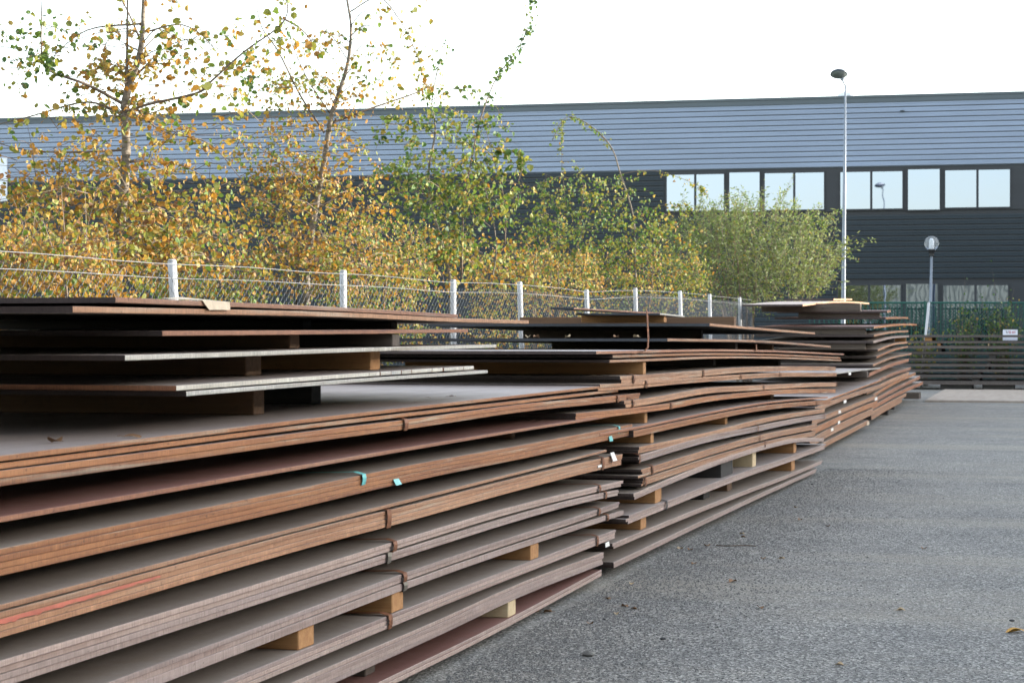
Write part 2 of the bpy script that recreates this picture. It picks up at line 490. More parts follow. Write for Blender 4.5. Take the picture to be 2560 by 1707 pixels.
# ================================================================ STEEL PLATES
M_UNDER = top_mat('plate_underside_shade', [(0.16,0.13,0.115),(0.20,0.165,0.145),(0.24,0.20,0.175),(0.20,0.14,0.105)], 0.6)  # bottom faces coloured darker to deepen the shade between layers
PL = {}                                  # key -> (Y array, X array, ztop array, thickness)
_sm = random.Random(3)

def path3d(path, L, ext=False):
    """picture path of the front top edge -> stations (X, Y, Z); L may be a function of x"""
    Lf = L if callable(L) else (lambda x: L)
    pts = list(path)
    if ext:
        (x0, y0), (x1, y1) = pts[0], pts[1]
        xe = -2000.0
        pts = [(xe, y0 + (y1-y0)*(xe-x0)/(x1-x0))] + pts
    P = [front(x, y, Lf(x)) for x, y in pts]
    ys = np.array([p.y for p in P]); xs = np.array([p.x for p in P]); zs = np.array([p.z for p in P])
    if len(P) == 2: Y = np.linspace(ys[0], ys[1], 4)
    else:
        Y = np.unique(np.concatenate([np.linspace(ys[i], ys[i+1], 6) for i in range(len(ys)-1)]))
    # monotone-ish cubic through the stations
    h = np.diff(ys); d = np.diff(zs)/h
    m = np.zeros(len(ys))
    m[0], m[-1] = d[0], d[-1]
    for i in range(1, len(ys)-1):
        m[i] = (d[i-1]*h[i] + d[i]*h[i-1])/(h[i-1]+h[i])
    Z = np.empty_like(Y)
    for j, y in enumerate(Y):
        i = min(max(np.searchsorted(ys, y)-1, 0), len(h)-1)
        t = (y-ys[i])/h[i]
        Z[j] = ((2*t**3-3*t**2+1)*zs[i] + (t**3-2*t**2+t)*h[i]*m[i] + (-2*t**3+3*t**2)*zs[i+1] + (t**3-t**2)*h[i]*m[i+1])
    return np.interp(Y, ys, xs), Y, Z

def plate_geo(X, Y, Z, t, W):
    c = 0.0019
    v, f, m = [], [], []
    n = 6
    for x, y, z in zip(X, Y, Z):
        v += [(x-c, y, z), (x, y, z-c), (x, y, z-t+c), (x-c, y, z-t), (x-W, y, z-t), (x-W, y, z)]
    for i in range(len(Y)-1):
        a, b = i*n, (i+1)*n
        for k in range(n):
            q = (k+1) % n
            f.append((a+k, a+q, b+q, b+k))
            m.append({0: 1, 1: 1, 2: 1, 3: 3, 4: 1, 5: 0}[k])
    f.append(tuple(range(n-1, -1, -1))); m.append(2)
    e = (len(Y)-1)*n
    f.append(tuple(range(e, e+n))); m.append(1)
    return v, f, m

def zt(key, y): X, Y, Z, t = PL[key]; return float(np.interp(y, Y, Z))
def zb(key, y): X, Y, Z, t = PL[key]; return float(np.interp(y, Y, Z)) - t
def xf(key, y): X, Y, Z, t = PL[key]; return float(np.interp(y, Y, X))

def shape(X, Y, Z, t, W, name, edge, top, end, parent, origin=None, dy=(0, 0), dx=0.0):
    Y = Y.copy(); Y[0] += dy[0]; Y[-1] += dy[1]
    v, f, m = plate_geo(X+dx, Y, Z, t, W)
    o = mesh_obj(name, v, f, [TOP[top], EDGE[edge], EDGE[end or 'umber_shaded'], M_UNDER], parent, m, False, origin)
    uv = o.data.uv_layers.new(name='edge')
    for poly in o.data.polygons:
        for li, vi in zip(poly.loop_indices, poly.vertices):
            k, st = vi % 6, vi // 6
            across = (0, .002, t-.002, t, t+W, -W)[k]
            if poly.material_index == 2 or poly.index == len(o.data.polygons)-1: uv.data[li].uv = ((0, 0, 0, 0, W, W)[k], (0, .002, t-.002, t, t, 0)[k])
            else: uv.data[li].uv = (Y[st], across)
    return o

def steel_plate(key, path, L, t, edge, top, label, W=2.05, ext=False, end=None, group=None, name='steel_plate'):
    X, Y, Z = path3d(path, L, ext)
    PL[key] = (X, Y, Z, t)
    o = shape(X, Y, Z, t, W, name, edge, top, end, None, (float(X[0]), float(Y[0]), float(Z[0]-t)))
    tag(o, label, 'steel plate', group)
    return o

def strap_mesh(key, y, w, mat, parent, reach=1.2, bulge=0.012, name='strap', part=1.0):
    """steel band over the pack: across the top, bulging round the edge, down the front and under"""
    X, Y, Z, t = PL[key]
    t = t*part
    x, z = xf(key, y), zt(key, y)
    e = 0.004
    prof = [(x-reach, z+e), (x-0.35, z+e), (x-0.12, z+e+0.006), (x-0.03, z+e+0.010), (x+bulge*0.7, z+0.004), (x+bulge, z-t*0.3), (x+bulge*0.9, z-t*0.7), (x+0.006, z-t-e), (x-0.3 if part == 1 else x+.004, z-t-e)]
    v, f = [], []
    for px, pz in prof:
        v += [(px, y-w/2, pz), (px, y+w/2, pz)]
    n = len(prof)
    for i in range(n-1): f.append((2*i, 2*i+1, 2*i+3, 2*i+2))
    th = [(a-0.0015 if i > 3 else a, b, c-0.0015 if i < 8 else c) for i, (a, b, c) in enumerate(v)]
    v2 = v + th; k = len(v)
    f2 = f + [tuple(q+k for q in reversed(g)) for g in f]
    return mesh_obj(name, v2, f2, mat, parent)

def paper_tag(key, x, y, w, h, parent, mat=None, name='tag', droop=0.0):
    """paper tag stuck to the front edge of the pack"""
    L = -xf(key, 10)
    p = front(x, y, L)
    X0 = xf(key, p.y) + 0.006
    mb = MB()
    mb.add([(X0, p.y-w/2, p.z+h/2), (X0, p.y+w/2, p.z+h/2), (X0+0.004+droop, p.y+w/2, p.z-h/2), (X0+0.001+droop, p.y-w/2, p.z-h/2),
            (X0-0.002, p.y-w/2, p.z+h/2), (X0-0.002, p.y+w/2, p.z+h/2), (X0+0.002+droop, p.y+w/2, p.z-h/2), (X0-0.001+droop, p.y-w/2, p.z-h/2)],
           [(0,3,2,1), (4,5,6,7), (0,1,5,4), (1,2,6,5), (2,3,7,6), (3,0,4,7)])
    return mb.build(name, mat or M_PAPER, parent)

def bundle(key, path, L, n, t, edge, top, label, straps=(), W=2.05, ext=False, end=None, strap_mat=None, sw=0.05, tags=(), group=None, stag=0.05, part=1.0):
    X, Y, Z = path3d(path, L, ext)
    tot = n*t + (n-1)*0.0008
    PL[key] = (X, Y, Z, tot)
    b = empty('plate_bundle', (float(X[0]), float(Y[0]), float(Z[0]-tot)))
    tag(b, label, 'steel plates', group)
    for i in range(n):
        dy = (0, 0) if i == 0 else (_sm.uniform(-stag, stag) if not ext else 0, -abs(_sm.uniform(0, stag)) if i else 0)
        shape(X, Y, Z - i*(t+0.0008), t, W + _sm.uniform(-0.03, 0.03), 'plate', edge, top, end, b, None, dy, _sm.uniform(-0.006, 0.002) if i else 0)
    for j, sx in enumerate(straps):
        yy = front(sx, 900, -float(np.mean(X))).y
        mt = (strap_mat[j] if isinstance(strap_mat, (list, tuple)) else strap_mat) or M_STRAP
        strap_mesh(key, yy, sw, mt, b, part=part)
    for tg in tags:
        paper_tag(key, *tg[:4], b, *(tg[4:]))
    return b

def bearer(x0, x1, y1, above, below, wood, label, L0, length=1.75, fixed=None, maxr=1.1):
    """timber between two layers, set back so that its foot stands on the lower plate where the photograph shows it"""
    xm = (x0+x1)/2
    def gap(L):
        p = front(xm, y1, L)
        return p.z - zt(below, p.y)
    if fixed is not None: L = L0 + fixed
    else:
        L = L0 + 0.012
        if gap(L) > 0.002:
            lo, hi = L, L0+maxr
            for _ in range(30):
                mid = (lo+hi)/2
                if gap(mid) > 0: lo = mid
                else: hi = mid
            L = (lo+hi)/2
    ya, yb = front(x0, y1, L).y, front(x1, y1, L).y
    ym = (ya+yb)/2
    yb = max(yb, ya+0.06)
    z0 = zt(below, ym)
    z1 = min(zb(above, ya), zb(above, yb)) - 0.001
    if z1 - z0 < 0.012: z1 = z0+0.012
    return timber(-L-length, -L, ya, yb, z0+0.001, z1, wood, label)

def timber(x0, x1, ya, yb, z0, z1, wood, label, name='timber_bearer', cat='timber'):
    mb = MB()
    mb.box((x0, ya, z0), (x1, yb, z1), 0, min(0.004, (z1-z0)*0.2))
    o = mb.build(name, WOOD[wood], None, False, ((x0+x1)/2, (ya+yb)/2, z0))
    o.rotation_euler.z = _sm.uniform(-.025, .025)
    tag(o, label, cat, 'timber bearers between the steel plates')
    return o

# ---------------------------------------------------------------- nearest stack, top to bottom
L1 = 2.795
steel_plate('p1', [(289,743),(850,768),(1145,786)], L1, .017, 'rust', 'mauve', 'topmost plate of the nearest stack, thin and rusty, tilted under a scrap of card', W=2.1)
steel_plate('p2', [(182,765.5),(850,781),(1145,795.5),(1322,801)], L1, .019, 'tan', 'mauve', 'plate directly under the topmost one of the nearest stack, pale worn edge', W=2.1)
steel_plate('p3', [(406,827),(850,825),(1170,822.5)], L1, .017, 'red', 'mauve', 'evenly reddish brown single plate, third from the top of the nearest stack', W=2.1)
steel_plate('p4', [(312.7,888),(618,879),(850,871),(1241,861)], L1, .017, 'pale', 'mauve', 'plate with a shiny white edge in the upper part of the nearest stack', W=2.1)
# notched plate: a row of short strips at its far end
X, Y, Z = path3d([(440.6,964),(850,935.6),(1185,914.5)], L1)
PL['p5a'] = (X, Y, Z, .017)
nb = empty('notched_steel_plate', (float(X[0]), float(Y[0]), float(Z[0])-.017)); tag(nb, 'pale edged plate with a row of upright cuts at its far end, nearest stack', 'steel plate')
cuts = [front(800+q/2.7506, 930, L1).y for q in (340, 415, 490, 560, 630, 695, 775, 848, 920, 990)]
ed = [float(Y[0])] + cuts + [float(Y[-1])]
for i in range(len(ed)-1):
    ya, yb = ed[i] + (0.004 if i else 0), ed[i+1] - (0.004 if i < len(ed)-2 else 0)
    yy = np.linspace(ya, yb, 5 if i == 0 else 2)
    shape(np.interp(yy, Y, X), yy, np.interp(yy, Y, Z), .017, 2.1, 'plate' if i == 0 else 'strip', 'pale', 'mauve', 'rust', nb, None, (0, 0), 0 if i == 0 else _sm.uniform(-.003, .003))
steel_plate('p5b', [(466,978.5),(850,949.5),(1219,925)], L1, .016, 'pale', 'mauve', 'grey edged plate lying straight under the notched plate, nearest stack', W=2.1)
steel_plate('p6a', [(0,1139),(850,1037),(1163.6,1001.8),(1581.7,956)], L1, .016, 'orange', 'mauve', 'long plate with a wide bare lavender top and orange rust edge, nearest stack', ext=True, W=2.15)
steel_plate('p6b', [(0,1158),(850,1051),(1200,1012),(1545,973)], L1+.006, .0165, 'orange', 'mauve', 'orange rusted plate right beneath the bare topped one, curled scrap at its end', ext=True)
bundle('p6c', [(0,1177),(850,1069),(1017,1049),(1298,1011),(1538,989),(1600,982)], L1, 2, .021, 'orange', 'mauve', 'pair of bright orange plates with a whitish streak, strapped, nearest stack', [1011, 1543], ext=True)
steel_plate('p7', [(0,1291.5),(850,1146),(1287,1074),(1549,1032.7),(1598,1023.6)], L1, .016, 'red', 'red', 'lone plate with a dull red top in the middle of the nearest stack', ext=True)
bundle('p8', [(0,1371.5),(850,1199),(905,1187),(1345,1105),(1581,1060)], L1, 4, .0182, 'orange', 'grey', 'four plate bundle with bright teal straps in the nearest stack', [905, 1545], ext=True, strap_mat=M_TEAL, sw=.045, part=.5, tags=[(987,1204,.07,.026,M_TEAL,'strap_end',.012), (1524,1096,.09,.034,M_TEAL,'strap_end',.004)])
steel_plate('p9a', [(0,1511.5),(850,1290),(967,1261),(1516,1123.6)], L1, .0155, 'tan', 'grey', 'single plate just above the bundle marked with red paint, nearest stack', ext=True)
b9 = bundle('p9b', [(0,1530),(850,1304),(968,1276),(1300,1192),(1512.6,1143.6),(1556,1134.5)], L1, 4, .0172, 'tan', 'grey', 'four plate bundle with a long faded red paint mark on its edge, nearest stack', [968, 1505], ext=True, sw=.055,
    tags=[(1528,1141,.11,.055,M_PAPER,'tag',.02), (1497,1165,.10,.014)])
bundle('p10a', [(0,1651.4),(600,1472.5),(977.5,1356),(1259,1271.5),(1493.5,1215),(1558,1200.6)], L1, 2, .0185, 'grey', 'grey', 'greyish strapped pair of plates, first grey layer under the red marked bundle', [983, 1497], ext=True)
bundle('p10b', [(0,1686),(600,1499),(961,1386),(1493,1234),(1546,1224)], L1+.004, 2, .0185, 'grey', 'grey', 'greyish strapped pair of plates with a shiny steel band, second grey layer', [969, 1512], ext=True, strap_mat=[M_STRAP_GREY, M_STRAP])
bundle('p11a', [(600,1583.75),(1001,1436),(1100,1401),(1493,1273.4),(1548.6,1254)], L1, 2, .018, 'grey', 'grey', 'lavender grey pair of plates, upper of two layers resting on three orange blocks', [1008, 1496], ext=True)
bundle('p11b', [(600,1610),(1001,1459),(1512,1289),(1559,1274.5)], L1, 1, .033, 'grey', 'grey', 'thick single grey plate resting on three orange blocks, nearest stack', [1009, 1517], ext=True, strap_mat=[M_STRAP_GREY, M_STRAP])
bundle('p12', [(600,1687.5),(965,1541),(1100,1488),(1488,1342.5),(1540,1323)], L1, 3, .0175, 'grey', 'grey', 'three plate bundle with orange straps and a white end tag, low in the nearest stack', [971, 1491], ext=True,
    tags=[(1516,1360,.11,.03)])
bundle('p13', [(727.5,1706.7),(1188,1507.5),(1236,1485),(1509,1379.7)], L1, 4, .0185, 'grey', 'grey', 'four plate bundle with yellow stains, second lowest of the nearest stack', ext=True)
bundle('p14', [(942.5,1706.7),(1188,1588.7),(1504,1423)], L1, 2, .0195, 'grey', 'red', 'lowest plates of the nearest stack, dull red top, lying on the asphalt', ext=True)

bearer(762, 782, 824, 'p2', 'p3', 'dark', 'charred looking timber under the two topmost plates, left one', L1)
bearer(974.5, 991.6, 824.5, 'p2', 'p3', 'old', 'weathered timber under the two topmost plates, right one', L1, fixed=.25)
bearer(726, 750, 871.5, 'p3', 'p4', 'brown', 'brown timber between the reddish plate and the white edged plate, left one', L1)
bearer(985, 1002, 866.5, 'p3', 'p4', 'old', 'grainy grey timber between the reddish plate and the white edged plate, right one', L1)
bearer(618, 655.5, 939, 'p4', 'p5a', 'brown', 'mossy brown timber under the white edged plate', L1)
bearer(924, 949, 925, 'p4', 'p5a', 'fresh', 'bright orange timber end under the white edged plate', L1)
bearer(630, 658, 1037, 'p5b', 'p6a', 'brown', 'brown timber under the notched plate, standing on the bare lavender plate', L1)
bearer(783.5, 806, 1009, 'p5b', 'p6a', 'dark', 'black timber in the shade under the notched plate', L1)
bearer(1278, 1288, 1096, 'p7', 'p8', 'brown', 'small timber under the dull red topped plate', L1)
bearer(752.5, 789, 1619, 'p11b', 'p12', 'fresh', 'cracked tan timber end, lowest left of three under the thick grey plate', L1, fixed=.01)
bearer(978, 1007, 1522, 'p11b', 'p12', 'fresh', 'orange timber end beside a strap, middle of three under the thick grey plate', L1, fixed=.01)
bearer(1328, 1347, 1398, 'p11b', 'p12', 'fresh', 'knotty orange timber end, right of three under the thick grey plate', L1, fixed=.01)
bearer(1268, 1288, 1535, 'p13', 'p14', 'pale', 'new cream coloured timber on the red topped lowest plate', L1, fixed=.01)
bearer(909, 935, 1687, 'p13', 'p14', 'old', 'grey timber set deep under the second lowest bundle', L1)

# card scrap on the topmost plate
pc = front(533, 762, L1)
mb = MB(); mb.add([(pc.x+.004, pc.y-.10, pc.z+.014), (pc.x+.004, pc.y+.13, pc.z+.012), (pc.x+.012, pc.y+.12, pc.z-.016), (pc.x+.012, pc.y-.06, pc.z-.018),
                   (pc.x-.12, pc.y-.16, pc.z+.020), (pc.x-.13, pc.y+.02, pc.z+.028)], [(0,3,2,1), (0,1,5,4)])
tag(mb.build('card_scrap', M_TAG, None, False, tuple(pc)), 'scrap of buff card folded over the edge of the topmost plate', 'card')
# red paint on the marked bundle (a thin coat on the edge)
mb = MB(); N = 40; yy0, yy1 = front(-40, 1500, L1).y, front(400, 1440, L1).y
for i in range(N):
    a, b = yy0 + (yy1-yy0)*i/N, yy0 + (yy1-yy0)*(i+1)/N
    za, zb_ = zt('p9b', a)-.019, zt('p9b', b)-.019
    ha = .020*(1-.5*i/N)*(0.75+.25*math.sin(i*1.9)*math.sin(i*.7)); hb = .020*(1-.5*(i+1)/N)*(0.75+.25*math.sin((i+1)*1.9)*math.sin((i+1)*.7))
    x = xf('p9b', a)+.0012
    mb.add([(x,a,za),(x,b,zb_),(x,b,zb_-hb),(x,a,za-ha)], [(0,3,2,1)])
mb.build('paint_mark', M_PAINT_RED, b9)

# ---------------------------------------------------------------- second stack
def L2(x): return 2.78 + (min(max(x, 1450), 2120)-1534)/(2042-1534)*(2.60-2.78)
steel_plate('q14a', [(1434.5,769),(1650,782)], 3.76, .014, 'rust', 'black', 'narrow rusty strip lying highest on the second stack', W=.20, end='black')
steel_plate('q14b', [(1650,783),(1711,789)], 3.15, .014, 'pale', 'black', 'short plate with a blue black end on the timber of the second stack', W=.72, end='black')
steel_plate('q12', [(1774,808.5),(1900,819.5),(2037.4,831)], L2, .022, 'tan', 'black', 'upper plate with a blue black end, drooping at its far end, second stack', W=2.4, end='black')
steel_plate('q11', [(1669,846),(1760,847.5),(1880,850),(1930,852.5),(2076.7,864.5)], L2, .021, 'tan', 'black', 'lower plate with a blue black end, strewn with dry leaves, second stack', W=2.5, end='black')
steel_plate('q10a', [(1490.5,878),(1614,875.7),(1760,873),(1887.5,874.4),(2109.7,884)], L2, .019, 'rust', 'mauve', 'rusty plate with a bent upright strap, below the blue black plates', W=2.3)
steel_plate('q10b', [(1532,888),(1760,882.3),(1887,883.5),(2101,893)], L2, .019, 'orange', 'mauve', 'plate right under the one with the bent upright strap', W=2.3)
steel_plate('q10c', [(1524,900),(1630,896.5),(1760,891.5),(1880,891),(1960,892.8),(2103,899)], L2, .018, 'tan', 'mauve', 'tan edged third plate under the bent upright strap, carried by slim timbers', W=2.3)
bundle('q9a', [(1550,940),(1616,936.3),(1766,924.6),(1880,916.5),(1926,915.9),(2055.5,915.9),(2089.5,917)], L2, 2, .024, 'tan', 'grey', 'strapped pair of plates arching up, highest strapped pair of the second stack', [1616,1767,2056], W=2.2)
bundle('q9b', [(1500,961),(1584,956),(1640,951),(1847,936.5),(1938,931.8),(2065,932),(2092.7,931.8)], L2, 2, .021, 'tan', 'grey', 'strapped pair with yellowish edge and three bands, second strapped pair of the second stack', [1639,1847,1938,2065], W=2.2,
    tags=[(2083,934,.30,.03)])
bundle('q8a', [(1560.7,1002),(1613,995.5),(1760,970.5),(1880,963.5),(1900,962.6),(2073.6,956),(2091.6,956)], L2, 2, .023, 'tan', 'grey', 'thick strapped pair of plates, third strapped pair of the second stack', [1614,1902,2073], W=2.2)
bundle('q8b', [(1440,1033),(1558.6,1021.5),(1686,1006),(1760,992.4),(1880,979.8),(1930,975.4),(2089.5,972.6)], L2, 2, .021, 'orange', 'grey', 'orange pair strapped near its middle, fourth strapped pair of the second stack', [1687,2029], W=2.2)
steel_plate('q7a', [(1500,1083),(1582,1068),(1760,1031.7),(1880,1009.8),(1892,1008),(2070,991.5)], L2, .018, 'red', 'mauve', 'single arched plate with a wide pale top, white tag at its tip, second stack', W=2.2)
bundle('q7b', [(1584,1077),(1760,1040.5),(1880,1018),(2025.7,1003),(2076.7,999.5)], L2, 2, .022, 'orange', 'grey', 'arched orange pair under the single plate, with a white end tag, second stack', [2028], W=2.2, tags=[(2077,1003.5,.32,.036)])
bundle('q6a', [(1598,1117),(1773,1079.5),(1892,1049),(2062,1021)], L2, 2, .022, 'tan', 'grey', 'brown pair with an unstrapped stepped end, second stack, above a strapped trio', W=2.2, tags=[(2065,1029,.25,.035)])
bundle('q6b', [(1601,1136.5),(1760,1092),(1892,1065),(2047,1037),(2066,1035)], L2, 3, .0165, 'grey', 'grey', 'strapped trio of plates below the stepped brown pair, second stack', [1632,1892,2046], W=2.2, tags=[(2063,1055,.25,.035)])
bundle('q5a', [(1603,1173.5),(1646,1160.5),(1887.5,1090.5),(2042.7,1060)], L2, 3, .0175, 'tan', 'grey', 'upper trio of a six plate pack with two slack bands, second stack', [1649,1888], W=2.2, stag=.12, tags=[(2047,1073,.25,.035)])
bundle('q5b', [(1608,1196),(1650,1182),(1887.5,1110),(2040,1077)], L2, 3, .0165, 'tan', 'grey', 'lower trio of the six plate pack, tight against the arched lone plate', [1634,1901], W=2.2, stag=.12)
bundle('q4', [(1584,1234),(1692.6,1188),(1831,1137),(1940,1105),(1985,1096),(2060,1094.4)], L2, 2, .0215, 'grey', 'grey', 'lavender grey plates bent level at the far end, carried by four blocks', W=2.2)
bundle('q3', [(1572.5,1288),(1684,1245.6),(1799,1201),(1980,1139),(2065,1109)], L2, 3, .0185, 'grey', 'mauve', 'third lowest plates of the second stack, with a dark upright band', [1683], W=2.2, strap_mat=M_BLACK, stag=.15)
bundle('q2', [(1531,1358.5),(1607.5,1326.6),(1799,1250),(1980,1182),(2056,1150)], L2, 2, .0195, 'grey', 'grey', 'second lowest plates of the second stack', W=2.2, stag=.08)
bundle('q1', [(1534,1405),(1554,1396),(1807,1277),(1980,1198.5),(2041.7,1171)], L2, 2, .020, 'grey', 'grey', 'lowest plates of the second stack, down on the asphalt, a pale tag at the tip', W=2.2, stag=.08, tags=[(2037,1178,.2,.035,M_TAG)])

bearer(1754, 1758, 847, 'q12', 'q11', 'old', 'slim timber between the two blue black plates', 2.7, fixed=.5)
bearer(1838.7, 1844, 873, 'q11', 'q10a', 'old', 'slim timber under the leaf strewn black plate, left one', 2.68, fixed=.15)
bearer(1931, 1935, 875.5, 'q11', 'q10a', 'brown', 'slim timber under the leaf strewn black plate, right one', 2.66, fixed=.12)
bearer(1607, 1614, 933.5, 'q10c', 'q9a', 'fresh', 'bright orange timber at the second stack near end, above the first strapped pair', 2.75, fixed=.02)
bearer(1782, 1789, 915, 'q10c', 'q9a', 'old', 'shaded timber in the dark slot above the first strapped pair, middle one', 2.7, fixed=.35)
bearer(1947, 1952, 914, 'q10c', 'q9a', 'old', 'shaded timber in the dark slot above the first strapped pair, right one', 2.65, fixed=.35)
bearer(1928, 1935, 996.6, 'q8b', 'q7a', 'brown', 'small timber between orange pair and the single pale topped plate, right one', 2.65, fixed=.15)
bearer(1610.6, 1618, 1044.7, 'q8b', 'q7a', 'fresh', 'small orange timber between orange pair and the single pale topped plate, left one', 2.75, fixed=.05)
bearer(1626.6, 1634, 1099, 'q7b', 'q6a', 'fresh', 'small timber under the arched orange pair, left one', 2.75, fixed=.03)
bearer(1812, 1818.5, 1052, 'q7b', 'q6a', 'fresh', 'small timber under the arched orange pair, right one', 2.7, fixed=.08)
bearer(1639, 1654, 1261, 'q4', 'q3', 'fresh', 'yellow orange timber end under the lavender grey plates, nearest of its row', 2.75, fixed=.02)
bearer(1805, 1831, 1195, 'q4', 'q3', 'dark', 'split black timber under the lavender grey plates', 2.7, fixed=.02)
bearer(1882, 1890, 1173.5, 'q4', 'q3', 'pale', 'pale timber next to the split black one', 2.68, fixed=.02)
bearer(1983.6, 1991, 1134, 'q4', 'q3', 'fresh', 'orange timber end where the lavender grey plates bend level', 2.65, fixed=.02)
bearer(1603, 1616, 1321, 'q3', 'q2', 'fresh', 'orange timber end under the third lowest plates, near end', 2.76, fixed=.02)
bearer(1760, 1774, 1244, 'q3', 'q2', 'dark', 'blackened timber under the third lowest plates, middle', 2.72, fixed=.1)
bearer(1819, 1829, 1221, 'q3', 'q2', 'brown', 'low brown timber under the third lowest plates, middle', 2.7, fixed=.1)
bearer(1979, 1987, 1180, 'q3', 'q2', 'fresh', 'orange timber end under the third lowest plates, far end', 2.65, fixed=.02)

# long timber on the upper black plate carrying the two loose strips
pR = front(1841, 815, 2.72); pL_ = -4.72
zq = zt('q12', min(pR.y, PL['q12'][1][-1]))
timber(pL_, -2.74, pR.y, pR.y+.12, zq+.002, zq+.085, 'brown', 'long brown timber lying across the top of the second stack')
o_ = timber(-3.9, -3.18, pR.y-1.0, pR.y-.88, zt('q12', PL['q12'][1][0])+.012, zt('q12', PL['q12'][1][0])+.075, 'fresh', 'short timber propping the loose strips on the second stack')
# bent upright strap
yS = front(1609, 870, L2(1609)).y; xS = -L2(1609)
zS = zt('q10a', yS)
mb = MB()
prof = [(yS-1.3, zS-.040, .006), (yS-.55, zS-.030, .02), (yS-.12, zS-.006, .03), (yS, zS+.02, .032), (yS+.02, zS+.10, .03), (yS-.01, zS+.262, .028), (yS-.02, zS+.278, .026)]
v = []
for y, z, o in prof: v += [(xS+o, y-.028, z), (xS+o, y+.028, z)]
v[-2] = (v[-2][0], v[-2][1], v[-2][2]+.015)
v3 = v + [(a-.003, b, c) for a, b, c in v]; k = len(v)
f = [(2*i, 2*i+1, 2*i+3, 2*i+2) for i in range(len(prof)-1)]
mb.add(v3, f + [tuple(q+k for q in reversed(g)) for g in f])
tag(mb.build('loose_strap', M_STRAP, None, False, (xS, yS, zS)), 'snapped rusty strap bent upright at the near end of the second stack', 'strap')
yS = front(1886, 872, 2.66).y
mb = MB(); mb.box((-2.645, yS-.03, zt('q10a', yS)-.012), (-2.64, yS+.03, zt('q10a', yS)+.05))
tag(mb.build('loose_strap', M_STRAP, None, False, (-2.645, yS, zt('q10a', yS))), 'short rusty strap stub sticking up at the middle of the second stack', 'strap')

# ---------------------------------------------------------------- third stack (low) and fourth stack (tall)
def h4(x, y): return (1760 + x/3.92, 730 + y/3.92)
def rrow(key, pts, L, n, t, edge, top, label, **kw):
    return bundle(key, [h4(*p) for p in pts], L, n, t, edge, top, label, **kw)
L3, L4 = 2.95, 3.06
steel_plate('r0', [(2091,931.5),(2140,925),(2201,919)], 3.02, .022, 'pale', 'mauve', 'pale plate with notched edge lying on top of the low third stack', W=1.7)
p_ = front(2160, 950, 3.0)
timber(-4.9, -2.95, p_.y, p_.y+.22, zb('r0', p_.y)-.11, zb('r0', p_.y)-.004, 'old', 'thick grey timber on top of the low third stack, under the pale plate')
rrow('r1', [(1100,1088),(1240,1038),(1740,857)], L3, 1, .024, 'orange', 'mauve', 'top plate of the low third stack, wide lavender top', ext=False)
rrow('r2', [(1090,1130),(1250,1062),(1735,903)], L3, 3, .022, 'tan', 'mauve', 'three plate bundle just under the lavender top of the third stack')
rrow('r3', [(1060,1255),(1210,1195),(1440,1105),(1690,1008)], L3, 3, .022, 'tan', 'grey', 'third bundle from the top of the third stack', tags=[(*h4(1683,1045), .5, .05)])
rrow('r4', [(1050,1345),(1200,1275),(1440,1165),(1700,1062)], L3, 3, .026, 'orange', 'grey', 'orange bundle in the middle of the third stack')
rrow('r5', [(1040,1440),(1200,1350),(1440,1235),(1660,1135)], L3, 4, .026, 'tan', 'grey', 'second lowest bundle of the third stack')
rrow('r6', [(1060,1535),(1210,1455),(1400,1360),(1610,1252)], L3, 3, .024, 'tan', 'grey', 'lowest bundle of the third stack with a pale tag at its end', tags=[(*h4(1603,1285), .4, .06, M_TAG)])

